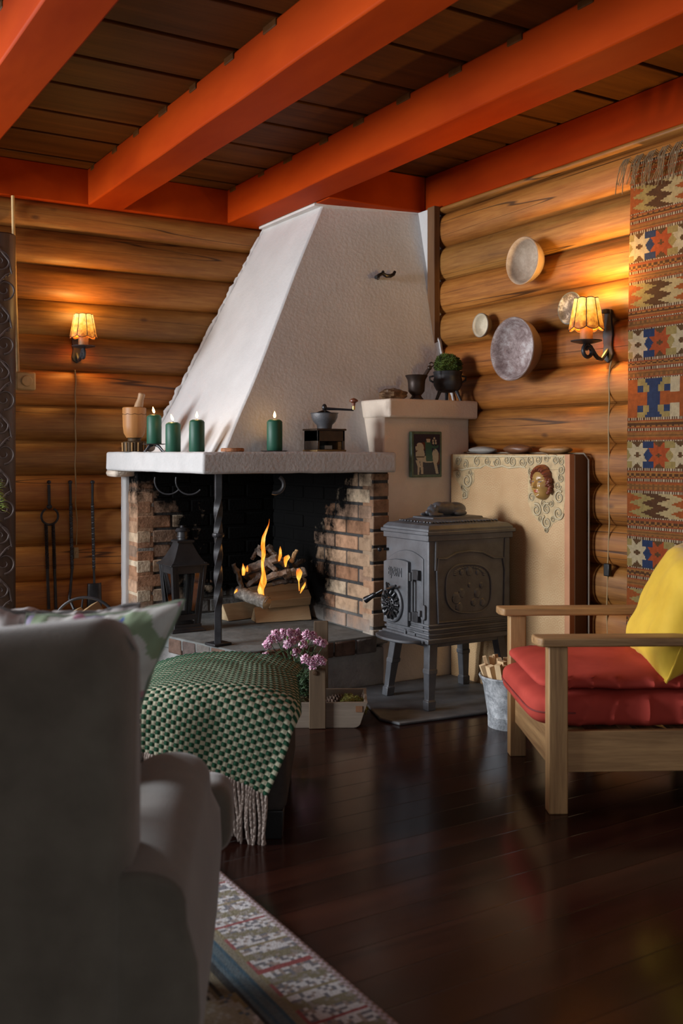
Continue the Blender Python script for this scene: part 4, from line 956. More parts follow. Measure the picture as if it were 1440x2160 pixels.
# flat cream ground under the border
b = B()
def ground(pts): b.prism([zq(x, y, 0) for x, y in pts], (-.0012, 0, 0))
ground([(70, 175), (1132, 175), (1132, 320), (780, 320), (700, 290), (560, 300), (420, 275), (270, 320), (70, 330)])
ground([(70, 325), (272, 325), (270, 430), (235, 480), (215, 570), (160, 600), (150, 500), (70, 360)]); ground([(780, 318), (1132, 318), (1132, 600), (1110, 780), (1020, 830), (960, 920), (900, 830), (820, 740), (780, 620)])
b.build('border_ground', MAT('border_ochre', (.49, .355, .185), .7, var=.25, nsc=30), t, world=True)
for x, y, r, cw, a0 in ((120, 240, 42, 1, 0), (190, 270, 40, -1, 2), (300, 240, 46, 1, 1), (395, 235, 38, -1, 0), (490, 245, 44, 1, 3), (580, 225, 36, -1, 2), (640, 240, 46, 1, 1), (730, 245, 42, -1, 0), (810, 230, 40, 1, 2), (880, 225, 36, -1, 1), (960, 215, 34, 1, 0), (1040, 225, 36, -1, 2), (1100, 240, 34, 1, 1),
    (205, 420, 62, -1, 1), (120, 360, 34, 1, 2), (180, 560, 36, -1, 2), (165, 490, 28, 1, 2), (235, 345, 30, -1, 0), (810, 340, 32, 1, 2), (815, 430, 30, -1, 1), (820, 580, 42, 1, 0), (1095, 320, 36, -1, 1), (1095, 400, 32, 1, 2), (1065, 470, 34, -1, 0), (1080, 580, 50, 1, 1), (865, 700, 52, -1, 2), (960, 690, 44, 1, 1), (1070, 730, 52, -1, 0), (930, 640, 30, 1, 2), (1000, 640, 28, -1, 1), (960, 820, 52, 1, 2), (900, 780, 26, -1, 0), (1020, 790, 26, 1, 0), (955, 890, 22, -1, 1)):
    curl(x, y, r, cw, a0, 1.4+.3*rnd.random())
for pts in ([(80, 300), (160, 320), (250, 300), (330, 300), (380, 270)], [(380, 270), (450, 300), (540, 280), (600, 300), (700, 290), (760, 300)], [(90, 200), (200, 195), (320, 190), (450, 195), (560, 190), (700, 195), (850, 190), (1000, 190), (1120, 195)], [(170, 480), (210, 520), (205, 580), (160, 590)]): flow(pts)
bs.build('scrollwork', VCOL('scroll_paint', .65, .2, 200, 0, 40), t, world=True)
# grey sheet along the top and a thin cable on the edge
b = B(); b.tube([atX(960, 956, PX+.10)+Vector((0, 0, .004)), Vector((XR-.03, 3.50, PZ+.006)), Vector((XR-.045, 3.40, PZ+.004)), Vector((XR-.045, 3.372, PZ-.025)), Vector((XR-.045, 3.370, .9)), Vector((XR-.045, 3.370, .02))], .0045, 8); tag(b.build('cable', MAT('grey_cable', (.22, .17, .12), .5, bump=0)), 'thin cable running down the right side of the wallpapered panel', 'cable')
# mask
mc = pp_(1146, 1021, 0); t = thing('face_mask', 'gold painted face mask with red wavy hair hanging on the wallpapered panel', 'mask', mc)
Hm, Wm = .150, .112
def g(a, b_, s): return math.exp(-(a*a+b_*b_)/(s*s))
def facept(u, v):
    x = (u*2-1); y = (v*2-1)
    wd = Wm/2*(1-.30*max(0, -y)**1.6-.10*max(0, y)**2)
    # half-disc parametrisation: keep everything inside the outline
    r = sqrt(max(0, 1-min(1, y*y)**2.2)); X = x*wd*r; Z = y*Hm/2
    xn = X/(Wm/2)
    dpt = .050*sqrt(max(0, 1-(x*x)))*(max(0, 1-abs(y)**3))**.5
    dpt += .020*math.exp(-(xn/.13)**2)*max(0, min(1, (.32-y)/.42))*(1 if y > -.18 else max(0, 1-(-.18-y)/.10)) * (1 if y < .32 else 0)
    dpt += .005*(g(xn-.15, (y+.14)*1.2, .10)+g(xn+.15, (y+.14)*1.2, .10))
    dpt -= .011*(g((xn-.40)*.8, (y-.20)*1.7, .17)+g((xn+.40)*.8, (y-.20)*1.7, .17))
    dpt += .0075*(g((xn-.40)*.8, (y-.155)*1.9, .13)+g((xn+.40)*.8, (y-.155)*1.9, .13))
    dpt += .0055*(g(xn*.75, (y+.40)*3.2, .17)+g(xn*.95, (y+.485)*3.2, .16))-.004*g(xn*.7, (y+.445)*6, .2)
    dpt -= .006*g(xn*1.2, (y+.58)*3, .2); dpt += .009*g(xn, (y+.78)*1.8, .26)
    dpt += .007*(g((xn-.52), (y+.12), .25)+g((xn+.52), (y+.12), .25))
    return X, Z, dpt
def facecol(u, v):
    X, Z, d = facept(u, v); xn = X/(Wm/2); y = Z/(Hm/2)
    if (xn/.24)**2+((y+.44)/.080)**2 < 1: return (.42, .075, .03)
    for s in (-1, 1):
        if ((xn-s*.40)/.19)**2+((y-.15)/.035)**2 < 1: return (.28, .24, .26) if y > .135 else (.10, .06, .05)
        if abs(y-.34+((xn-s*.42)/.28)**2*.10) < .014 and abs(xn-s*.42) < .24: return (.16, .075, .02)
    return (.40, .225, .065)
b = B(); b.grid(lambda u, v: mc+Vector((-facept(u, v)[2], -facept(u, v)[0], facept(u, v)[1])), 64, 84, facecol); b.build('face', VCOL('gilt_paint', .28, .12, 60, .05, 12, .001, .6), t, world=True, smooth=180, solid=.002)
b = B()
def hairpt(u, v):
    a = radians(-14+206*u) ; side = 1 if u < .35 else 0
    r0 = .80 - .16*max(0, sin(a)) ; r = r0 + (1.16-r0)*v
    x = Wm/2*r*cos(a); z = Hm/2*r*.98*sin(a)+.008 - .010*max(0, -sin(a))
    h = .020+.034*sqrt(max(0, 1-(2*v-1)**2))*(.55+.45*max(0, sin(a))) - .016*v
    wv = .0042*sin(26*a+5*v+3*noise.noise(Vector((a*2, v*2, 3)))) + .004*noise.noise(Vector((x*90, z*90, 1)))
    return mc+Vector((-(h+wv), -x*(1+.04*sin(14*a)), z))
b.grid(hairpt, 110, 18)
for k in range(9):
    c = mc+Vector((-.016-.006*sin(k), -Wm/2*(1.05+.06*sin(k*2.1)), .020-.0075*k)); b.ell(c, (.013, .010, .009), 10, 7, .35, 3)
b.build('wavy_hair', MAT('red_hair', (.17, .042, .018), .4, var=.35, nsc=60, bump=.4, bsc=160, bd=.003), t, world=True, smooth=60)
# three beach stones along the top of the panel
def pstone(px, rx, rz, ry, mat, label):
    c = atX(px, 955, PX+.065); c.z = PZ+.0015+rz; b = B(); b.ell(c, (ry, rx, rz), 30, 18, .10, 1.3); tag(b.build('flat_stone', mat), label, 'stone', 'stones along the panel top')
pstone(1018, .098, .020, .05, MAT('grey_stone', (.27, .25, .22), .8, var=.15, nsc=12), 'flat grey stone on the panel top nearest the chimney')
pstone(1092, .092, .025, .05, MAT('brown_stone', (.13, .055, .025), .45, var=.3, nsc=10), 'smooth dark red-brown stone in the middle of the panel top')
pstone(1172, .096, .0205, .048, MAT('ochre_stone', (.24, .125, .045), .5, var=.25, nsc=12, stretch=(1, 1, 4)), 'flat ochre stone on the panel top, rightmost of the three')
# ================================================================== in the firebox
def firelog(name, label, p0, p1, prof, mat, rough=.002, group='split logs in the firebox', cat='log'):
    p0 = Vector(p0); p1 = Vector(p1); d = (p1-p0); L = d.length; d.normalize(); side = d.cross(Vector((0, 0, 1))).normalized(); n = 16; b = B(); rings = []
    for i in range(n+1):
        c = p0+d*L*i/n; rings.append([c+side*x+Vector((0, 0, z))+noise.noise_vector(Vector((x*30, z*30, i*.35)))*rough for x, z in prof])
    b.loft(rings); return tag(b.build(name, mat, bevel=.003, smooth=30), label, cat, group)
LOGW = {a: WOOD('log_wood_%s' % a, (.54, .40, .24), (.35, .24, .125), a, .8, 13) for a in (0,)}
LW = LOGW[0]; LWY = WOOD('log_wood_cross', (.56, .38, .19), (.36, .22, .10), 1, .8, 13)
def hz(px, py, z=ZH): return atZ(px, py, z)
e0 = hz(548, 1312); e1 = hz(654, 1306); zl = ZH+.003
firelog('split_log', 'lowest front split log, its three-cornered end facing left', (e0.x-.03, e0.y+.02, zl), (e1.x, e1.y+.02, zl), [(-.055, 0), (.060, 0), (.010, .080)], LW)
firelog('split_log', 'split log end showing behind and left of the lowest front log', (e0.x-.155, e0.y+.15, zl), (e0.x+.12, e0.y+.20, zl), [(-.055, 0), (.055, 0), (-.01, .088)], LW)
firelog('split_log', 'split log with a broad curved face resting on the lowest log', (e1.x-.245, e1.y+.05, zl+.075), (e1.x, e1.y+.03, zl+.079), [(-.055, 0), (.035, 0), (.055, .045), (.01, .085), (-.04, .070)], LW)
firelog('split_log', 'topmost pale split log sloping up to the right', (e1.x-.33, e1.y+.09, zl+.120), (e1.x, e1.y+.08, zl+.166), [(-.05, 0), (.05, .0), (.045, .055), (-.035, .062)], LW)
BIRCH = BOWLM('birch_bark', (.055, .045, .038), (.16, .14, .115), (.36, .33, .29), 22)
q0 = atD(500, 1248, 5.38); q1 = atD(562, 1272, 5.28); b = B(); n = 18; rings = []
b.tube([q0.lerp(q1, i/n)+noise.noise_vector(Vector((i*.5, 1, 2)))*.006 for i in range(n+1)], [.034+.006*noise.noise(Vector((i*.6, 4, 4))) for i in range(n+1)], 16)
t = thing('birch_log', 'short birch bark log leaning across the front of the fire', 'log', q0.lerp(q1, .5), 0, 'split logs in the firebox'); b.build('bark', BIRCH, t, world=True)
dd = (q1-q0).normalized(); b = B(); b.lathe([(0, 0), (.036, .001), (.022, .012), (0, .024)], q1, 16, align(dd)); b.build('split_end', LWY, t, world=True)
CHAR = MAT('charred_bark', (.022, .018, .016), .9, var=.5, nsc=20, bump=.9, bsc=50, bd=.008, col2=(.085, .068, .055)); ASHW = MAT('grey_twig', (.065, .053, .043), .9, var=.5, nsc=25, bump=.9, bsc=60, bd=.008, col2=(.24, .20, .165))
tw = [((492, 1188), (512, 1246), 5.36, 5.36, .016, CHAR, 'dark branch leaning steeply at the left side of the fire'), ((512, 1204), (585, 1178), 5.45, 5.40, .026, ASHW, 'thick grey charred branch lying behind the tall flame'), ((541, 1160), (582, 1204), 5.5, 5.36, .014, ASHW, 'grey split stick crossing down behind the tall flame'), ((533, 1178), (548, 1150), 5.52, 5.5, .013, ASHW, 'curled bark strip standing at the top left of the fire'), ((568, 1153), (580, 1180), 5.55, 5.5, .022, ASHW, 'upright grey bark chunk at the top of the fire'), ((612, 1186), (627, 1160), 5.45, 5.5, .012, LWY, 'flat split stick standing at the right of the fire'), ((600, 1212), (644, 1204), 5.40, 5.42, .028, BIRCH, 'mossy grey stub on the right end of the fire'), ((555, 1222), (606, 1206), 5.38, 5.36, .018, ASHW, 'grey chip lying on the topmost log'), ((520, 1236), (552, 1214), 5.37, 5.37, .017, CHAR, 'brown charred chunk behind the birch log'), ((580, 1200), (610, 1218), 5.5, 5.4, .014, CHAR, 'dark twig under the grey stub'), ((516, 1222), (560, 1200), 5.5, 5.5, .03, CHAR, 'burnt branch deep inside the fire'), ((528, 1222), (575, 1192), 5.42, 5.46, .024, CHAR, 'broad charred slab leaning up behind the tall flame'), ((586, 1176), (604, 1196), 5.52, 5.46, .020, ASHW, 'short grey split chip near the small upper flame'), ((618, 1196), (640, 1182), 5.52, 5.5, .018, CHAR, 'dark chip behind the mossy grey stub'), ((540, 1198), (566, 1172), 5.46, 5.5, .020, ASHW, 'curled grey bark plate above the burnt branches'), ((575, 1230), (640, 1222), 5.40, 5.44, .016, CHAR, 'blackened strip lying along the topmost log')]
for (a, c, da, dc, r, mt, lb) in tw:
    pa = atD(*a, da); pc = atD(*c, dc); n = 10; b = B(); b.tube([pa.lerp(pc, i/n)+noise.noise_vector(pa*9+Vector((i*.5, 0, 0)))*r*.45 for i in range(n+1)], [r*(.8+.5*abs(noise.noise(pa*5+Vector((i*.7, 3, 0))))) for i in range(n+1)], 6)
    tag(b.build('branch', mt, noise_disp=(.006, 45), smooth=0), lb, 'branch', 'kindling branches on the fire')
# flames
def flame_mat():
    m, t, p = nt('flame_fire'); t.nodes.remove(p); out = t.nodes['Material Output']; e = N(t, 'ShaderNodeEmission'); tc = N(t, 'ShaderNodeTexCoord'); v = coords(t, (1, 1, .4))
    f = noi(t, v, 30, 3, .5, .6); t.links.new(ramp(t, f, [(.35, (1, .16, .012)), (.52, (1, .36, .04)), (.66, (1, .62, .16))]), e.inputs[0]); e.inputs[1].default_value = 1.5
    tr = N(t, 'ShaderNodeBsdfTransparent'); mx = N(t, 'ShaderNodeMixShader'); sx = N(t, 'ShaderNodeSeparateXYZ'); t.links.new(tc.outputs['Generated'], sx.inputs[0])
    al = mth(t, 'MULTIPLY', ramp_f(t, sx.outputs['Z'], 1.05, .55), ramp_f(t, sx.outputs['Z'], -.25, .25)); t.links.new(al, mx.inputs[0]); t.links.new(tr.outputs[0], mx.inputs[1]); t.links.new(e.outputs[0], mx.inputs[2]); t.links.new(mx.outputs[0], out.inputs[0]); return m
FM = flame_mat(); t = thing('fire', 'orange flames burning among the branches and logs in the firebox', 'fire', atD(560, 1250, 5.3))
def flame(px_pts, d, k=.55):
    rings = []; n = 12; m_ = 36; b = B()
    def at(tt):
        x = tt*(len(px_pts)-1); i = min(int(x), len(px_pts)-2); f = x-i; f = f*f*(3-2*f) if False else f
        return [px_pts[i][j]*(1-f)+px_pts[i+1][j]*f for j in range(3)]
    for i in range(m_+1):
        x, y, hw = at(i/m_); c = atD(x, y, d); w_ = max(hw, .15)*d/2110
        rings.append([c+RT*w_*cos(2*pi*q/n)+FW*w_*k*sin(2*pi*q/n) for q in range(n)])
    b.loft(rings); b.build('flame', FM, t, world=True, smooth=80, sub=1)
flame([(553, 1260, 5), (549, 1245, 7), (555, 1228, 8), (556, 1212, 4.5), (553, 1190, 3), (556, 1168, 4.5), (554, 1150, 4.5), (556, 1132, 4), (562, 1118, 2.5), (567, 1105, 1), (568, 1094, .3)], 5.30)
flame([(588, 1184, 2), (591, 1172, 3.5), (591, 1160, 2.6), (591, 1152, .3)], 5.36)
flame([(602, 1196, 1.5), (602, 1184, 4), (605, 1176, 7), (606, 1173, 5), (608, 1170, .5)], 5.40)
flame([(631, 1247, 1), (630, 1226, 1.2), (630, 1218, 5), (631, 1208, 7), (630, 1202, 5), (631, 1198, .4)], 5.30)
flame([(633, 1252, .5), (638, 1241, 3.2), (642, 1234, 2.5), (644, 1227, .3)], 5.28)
flame([(494, 1252, .5), (498, 1247, 3), (500, 1241, .3)], 5.34)
flame([(513, 1214, 3), (514, 1202, 4.5), (513, 1194, 2), (512, 1188, .3)], 5.35); flame([(521, 1206, 2), (521, 1198, 2.4), (522, 1192, .3)], 5.35)
l = bpy.data.lights.new('fire_light', 'POINT'); l.energy = .5; l.color = (1, .42, .10); l.shadow_soft_size = .08; lo = bpy.data.objects.new('fire_light', l); COL.objects.link(lo); lo.location = atD(560, 1180, 5.22)
# lantern on the hearth
LT = MAT('lantern_black', (.028, .028, .030), .42, .3, .3, 14, bump=.1); c = atZ(388, 1330, ZH); c = Vector((c.x, c.y+.02, ZH+.001)); t = thing('lantern', 'tall black metal lantern with glass sides on the left of the hearth', 'lantern', c)
def sq(h, z): return [Vector((-h, -h, z)), Vector((h, -h, z)), Vector((h, h, z)), Vector((-h, h, z))]
b = B(); b.loft([sq(.095, 0), sq(.095, .008), sq(.076, .020), sq(.076, .038)]); b.build('base', LT, t, bevel=.002)
zb_, zt_ = .036, .345; hb, ht = .072, .098
for sx_ in (-1, 1):
    for sy_ in (-1, 1):
        b = B(); b.loft([[Vector((sx_*h+i*.008, sy_*h+j*.008, z)) for i, j in ((-1, -1), (1, -1), (1, 1), (-1, 1))] for h, z in ((hb-.008, zb_), (ht-.008, zt_+.015))]); b.build('corner_post', LT, t, bevel=.001)
b = B()
for a in range(4):
    R_ = Rz(a*pi/2)
    for z, h, hh in ((.075, .0755, .030), (.325, .0955, .040)): b.box(R_ @ Vector((0, -h+.006, z)), (2*h-.01, .005, hh), R_)
    for s in (-1, 1): b.loft([[R_ @ Vector((s*(h-.024)+i*.012, -h+.006+j*.002, z)) for i, j in ((-1, -1), (1, -1), (1, 1), (-1, 1))] for h, z in ((hb, zb_), (ht, zt_))])
b.build('window_rails', LT, t, bevel=.001)
gm, gt, gp = nt('lantern_glass'); gp.inputs['Transmission Weight'].default_value = 1; gp.inputs['Roughness'].default_value = .02; gp.inputs['IOR'].default_value = 1.2; gp.inputs['Base Color'].default_value = (.92, .94, .94, 1)
for a in range(4):
    R_ = Rz(a*pi/2); b = B(); pts = [Vector((-hb+.03, -hb+.010, zb_+.05)), Vector((hb-.03, -hb+.010, zb_+.05)), Vector((ht-.03, -ht+.010, zt_-.03)), Vector((-ht+.03, -ht+.010, zt_-.03))]
    b.prism([R_ @ q for q in pts], R_ @ Vector((0, .002, 0))); b.build('glass_pane', gm, t, smooth=0)
b = B(); b.loft([sq(.106, .345), sq(.106, .352)] + [sq(.104-.066*(q**.62), .352+.112*q) for q in [i/10 for i in range(11)]]); b.build('roof', LT, t, smooth=30, bevel=.002)
b = B(); b.loft([sq(.046, .462), sq(.048, .472), sq(.040, .476)]); b.lathe([(.028, .474), (.028, .520), (0, .521)], seg=24); b.lathe([(.031, .488), (.032, .492), (.031, .496)], seg=24); b.lathe([(0, .518), (.036, .518), (.040, .524), (.030, .536), (.014, .540), (.010, .550), (0, .551)], seg=28); b.build('chimney', LT, t)
# ================================================================== log basket under the fire irons
bc = atD(180, 955, 5.15); bc.z = 0; t = thing('log_basket', 'black iron log basket with an arched handle under the fire irons', 'basket', bc)
b = B(); b.tube([RT*(-.165)+Vector((0, 0, .30))] + [RT*(.165*cos(pi-a))+Vector((0, 0, .30+.155*sin(a))) for a in [pi*i/24 for i in range(1, 24)]] + [RT*.165+Vector((0, 0, .30))], .008, 8); b.build('handle', IRON, t)
b = B()
def bk(u, v): a = -1.25+2.5*u; return RT*(.17*sin(a)*1.02)+FW*(-.18+.36*v)+Vector((0, 0, .19-.17*cos(a)))
b.grid(bk, 20, 6); b.build('cradle', IRON, t, solid=.004)
for sgn in (-1, 1):
    b = B(); b.box(FW*.14*sgn+Vector((0, 0, .010)), (.24, .02, .02), Rz(-YAW)); b.build('foot', IRON, t)
rnd = random.Random(6)
for i, (dx, dz, r, lb) in enumerate(((-.075, .315, .05, 'split birch log at the left of the log basket'), (.015, .345, .050, 'pale split log on top of the log basket'), (.095, .305, .05, 'split log at the right of the log basket'), (.0, .215, .07, 'log low in the middle of the log basket'))):
    c = bc+RT*dx; firelog('split_log', lb, c-FW*.19+Vector((0, 0, dz)), c+FW*.17+Vector((0, 0, dz+.01)), [(-r, 0), (r, -.005), (r*.2, r*1.15), (-r*.5, r*.8)], LWY, group='logs in the log basket')
# ================================================================== flower trug
tc_ = atZ(690, 1536, 0); TR = thing('wooden_trug', 'weathered wooden trug basket with an upright handle post, planted with carnations', 'trug', tc_, -YAW)
GW = WOOD('weathered_wood', (.27, .22, .17), (.14, .108, .08), 0, .8, 16, .3); GWV = WOOD('weathered_post', (.16, .105, .06), (.075, .048, .027), 2, .8, 16, .3)
S_ = tc_.dot(FW)/2110.0
X = lambda px: (px-690)*S_
L0, L1, D1, HB = X(545), X(776), .27, .108
def side(y0, y1, name):
    b = B(); pr = [Vector((L0, y0, HB)), Vector((L0+.06, y0, .012)), Vector((L0+.075, y0, 0))] + [Vector((X(746)+.035*sin(a), y0, .035-.035*cos(a))) for a in (0, .35, .7, 1.0)] + [Vector((X(768), y0, .066)), Vector((L1, y0, HB+.004))]
    b.prism(pr, (0, y1-y0, 0)); return b.build(name, GW, TR, bevel=.002, smooth=20)
side(.002, .018, 'side_board'); side(D1-.016, D1, 'side_board')
b = B(); b.bb((L0+.06, .018, .002), (X(748), D1-.016, .014)); b.build('bottom_board', GW, TR)
b = B(); ring = [(X(746), .004), (X(757), .022), (X(766), .056), (L1-.002, HB+.003)]
for (xa, za), (xb, zb2) in zip(ring[:-1], ring[1:]): b.prism([Vector((xa-.012, .018, za)), Vector((xa, .018, za)), Vector((xb, .018, zb2)), Vector((xb-.012, .018, zb2))], (0, D1-.034, 0))
b.build('end_board', GW, TR, bevel=.001)
b = B(); b.bb((X(652), -.017, .001), (X(687), .001, .265)); b.build('handle_post', GWV, TR, bevel=.003)
b = B(); b.bb((X(658), D1, .001), (X(690), D1+.018, .42)); b.build('handle_post', GWV, TR, bevel=.003)
b = B(); b.lathe([(0, 0), (.011, 0), (.010, .006), (0, .008)], (X(664), -.017, .245), 16, Rx(pi/2)); b.build('bolt', MAT('rusty_bolt', (.10, .055, .03), .6, .5), TR)
b = B(); b.bb((X(750), -.001, .070), (X(764), .003, .096)); b.build('corner_plate', MAT('rust_plate', (.22, .10, .045), .7), TR)
Wt = root_matrix(TR); tw_ = lambda x, y, z: Wt @ Vector((x, y, z))
mossball(tw_(X(737), .115, .062), (.082, .09, .055), 'moss_cushion', 'yellow-green cushion of moss at the right end of the trug', 900, MAT('moss_yellow', (.10, .10, .012), .95, var=.5, nsc=50, bump=.8, bsc=200, bd=.006, col2=(.22, .20, .035)), .012)
cc = tw_(X(701), .10, .085); t = thing('pine_cone', 'brown pine cone lying beside the moss in the trug', 'pine cone', cc); PC = MAT('cone_brown', (.075, .042, .028), .8, var=.45, nsc=60, col2=(.15, .09, .06))
b = B(); d = (RT*.75+FW*.5+Vector((0, 0, .35))).normalized(); A_ = align(d); k = 0
b.ell((0, 0, 0), (.022, .022, .05), 16, 10, M=A_)
for k in range(90):
    q = k/90; a = k*2.39996; z = -.052+.105*q; r = .031*sin(pi*min(.98, q*.85+.12))**.8
    rd = Vector((cos(a), sin(a), 0)); p0 = A_ @ (rd*r+Vector((0, 0, z))); b.ell(p0, (.0085, .0085, .0035), 8, 5, M=A_ @ Rz(a) @ Ry(-.6))
b.build('scales', PC, t)
# carnation plant
fc = tw_(X(622), .13, .02); PLT = thing('carnation_plant', 'pot of pink carnations in bloom growing out of the wooden trug', 'flowers', fc)
LEAF = MAT('carnation_leaf', (.020, .055, .020), .5, var=.5, nsc=30, bump=0, col2=(.055, .11, .04)); PINK = VCOL('petal_pink', .7, .25, 60, 0, 90)
b = B(); b.lathe([(0, 0), (.055, 0), (.068, .10), (.064, .10), (.05, .08), (0, .08)], seg=26); b.build('pot', MAT('pot_plastic', (.05, .035, .025), .7), PLT)
fl = [(581, 1337), (597, 1335), (571, 1351), (585, 1346), (564, 1360), (559, 1386), (600, 1342), (614, 1336), (627, 1336), (648, 1340), (659, 1343), (670, 1352), (682, 1357), (622, 1350), (634, 1349), (607, 1360), (640, 1360), (625, 1378), (645, 1391), (657, 1396), (668, 1392), (679, 1396), (661, 1404), (612, 1355)]
rnd = random.Random(12); stems = B(); blades = B(); heads = []
def blade(b, p, d, L, w):
    s = d.cross(Vector((0, 0, 1)));  s = s.normalized() if s.length > .01 else RT; drop = Vector((0, 0, -L*.25)); q = [p-s*w*.3, p+s*w*.3, p+d*L*.5+s*w*.5, p+d*L*.5-s*w*.5, p+d*L+drop]
    b.add(q, [(0, 1, 2, 3), (3, 2, 4)])
for i, (px, py) in enumerate(fl):
    d = 4.36+.30*rnd.random(); 
    if py > 1388 and px > 630: d = 4.33
    h = atD(px, py, d); base = fc+Vector((rnd.uniform(-.04, .04), rnd.uniform(-.04, .04), .09)); mid = base.lerp(h, .55)+Vector((0, 0, .02)); stems.tube([base, mid, h+Vector((0, 0, -.012))], .0017, 5)
    for k in range(9):
        q = base.lerp(h, rnd.uniform(.05, .85)); a = rnd.uniform(0, 2*pi); blade(blades, q, Vector((cos(a), sin(a), rnd.uniform(.1, .9))).normalized(), rnd.uniform(.035, .065), .009)
    heads.append(h)
for k in range(420):
    a = rnd.uniform(0, 2*pi); r = sqrt(rnd.random())*.10; p = fc+Vector((r*cos(a), r*sin(a), .09+rnd.uniform(0, .13)*(1-r*4))); a = rnd.uniform(0, 2*pi)
    blade(blades, p, Vector((cos(a), sin(a), rnd.uniform(-.2, 1.0))).normalized(), rnd.uniform(.03, .06), .011)
stems.build('stems', LEAF, PLT, world=True); blades.build('leaves', LEAF, PLT, world=True, solid=.0006)
for i, h in enumerate(heads):
    b = B(); R0 = rnd.uniform(.020, .027); tilt = (RT*rnd.uniform(-.7, .7)-FW*rnd.uniform(.5, 1.6)+Vector((0, 0, 1))).normalized(); A_ = align(tilt)
    for lay in range(4):
        R_ = R0*(1-.2*lay); z0 = .004*lay; ph = rnd.uniform(0, 6); n = 40; vs = [A_ @ Vector((0, 0, z0-.004))]; cs = []
        for q in range(n):
            a = 2*pi*q/n; pet = abs(sin(a*2.5+ph)); rr = R_*(.62+.42*pet**.5)*(1+.07*sin(a*23)); vs.append(A_ @ Vector((rr*cos(a), rr*sin(a), z0+.004*lay+.005*sin(a*9+ph)+.003*sin(a*23))))
            vs.append(A_ @ Vector((rr*.55*cos(a), rr*.55*sin(a), z0+.002+.003*lay)))
        fs = []; 
        for q in range(n):
            o1 = 1+2*q; o2 = 1+2*((q+1) % n); fs += [(0, o1+1, o2+1), (o1+1, o1, o2, o2+1)]; cs += [(.42, .085, .20), (.72, .36, .52) if (q//3+lay) % 3 else (.86, .68, .74)]
        b.add([h+Vector(v) for v in vs], fs, cs)
    b.build('blossom', PINK, PLT, world=True, smooth=60, solid=.0006)
for (px, py) in ((634, 1357), (614, 1377), (606, 1345), (650, 1353)):
    b = B(); b.ell(atD(px, py, 4.37), (.0045, .0045, .009), 10, 8); b.build('bud', MAT('bud_green', (.10, .16, .04), .6, bump=0), PLT, world=True)
mossball(fc+(-FW*.085)+Vector((0, 0, .075))+RT*.03, (.05, .03, .03), 'moss_tuft', 'brown tuft of moss in front of the carnation pot', 300, MAT('moss_brown', (.10, .085, .03), .95, var=.5, nsc=50, col2=(.16, .12, .06)), .012)
# ================================================================== galvanised bucket with kindling
bc = CF((1075-720)/2110*4.40, 4.40); BU = thing('metal_bucket', 'scuffed galvanised bucket of kindling beside the wooden armchair', 'bucket', bc)
ZN = BOWLM('galvanised', (.10, .105, .11), (.32, .34, .36), (.58, .60, .62), 9); ZN.node_tree.nodes['Principled BSDF'].inputs['Metallic'].default_value = .15
b = B(); b.lathe([(0, .006), (.090, .006), (.093, 0), (.096, .0), (.097, .045), (.099, .050), (.097, .054), (.118, .185), (.121, .190), (.122, .20), (.132, .212), (.135, .222), (.130, .226), (.124, .220), (.115, .19), (.09, .02), (0, .018)], seg=48); b.build('pail', ZN, BU, smooth=40)
b = B(); b.tube([Vector((.131*cos(a), .131*sin(a), .221)) for a in [2*pi*i/48 for i in range(48)]], .005, 8, closed=True); b.build('rolled_rim', ZN, BU)
b = B(); b.lathe([(0, 0), (.007, 0), (.005, .005), (0, .006)], (-.02, -.121, .178), 12, Rx(pi/2)); b.build('rivet', IRON, BU)
KS = [WOOD('kindling_wood', (.76, .56, .34), (.54, .36, .18), 2, .8, 16)]
kp = [(1040, 1450, 1017, 1402, .016, 4.40), (1040, 1450, 1021, 1384, .014, 4.42), (1046, 1445, 1036, 1384, .016, 4.44), (1054, 1450, 1052, 1388, .020, 4.42), (1062, 1448, 1060, 1395, .016, 4.36), (1048, 1450, 1033, 1405, .018, 4.36), (1070, 1450, 1074, 1398, .016, 4.40), (1082, 1450, 1090, 1400, .016, 4.42), (1058, 1450, 1078, 1412, .012, 4.34), (1090, 1450, 1103, 1410, .014, 4.4), (1050, 1450, 1044, 1380, .013, 4.48), (1066, 1450, 1068, 1386, .014, 4.47), (1074, 1450, 1062, 1405, .015, 4.33), (1060, 1450, 1050, 1402, .013, 4.31)]
for i, (xa, ya2, xb, yb2, r, d) in enumerate(kp):
    p1 = atD(xb, yb2, d); p0 = bc+(atD(xa, ya2, d)-bc)*1.0; p0.z = .055; 
    hx = Vector((p0.x-bc.x, p0.y-bc.y, 0)); 
    if hx.length > .045: hx = hx.normalized()*.045; p0 = Vector((bc.x+hx.x, bc.y+hx.y, p0.z))
    dd = (p1-p0); L = dd.length; o = thing('kindling_stick', 'thin split stick of pale kindling standing in the galvanised bucket', 'kindling', p0, 0, 'kindling in the bucket')
    b = B(align(dd).to_4x4()); w2 = rnd.uniform(.5, .9); b.loft([[Vector((x*r, y*r*w2, z)) for x, y in ((-1, -1), (1, -.8), (.9, 1), (-.8, .9))] for z in (0, L*.5, L)]); b.build('stick', KS[0], o, smooth=0, noise_disp=(.002, 25))
# ================================================================== wooden armchair (right)
AR = -YAW+radians(2.0); a0 = CF(.7185, 3.345); AC = thing('wooden_armchair', 'low square wooden armchair with flat arms and red cushions', 'armchair', a0, AR)
def lw(*p): return root_matrix(AC) @ Vector(p)
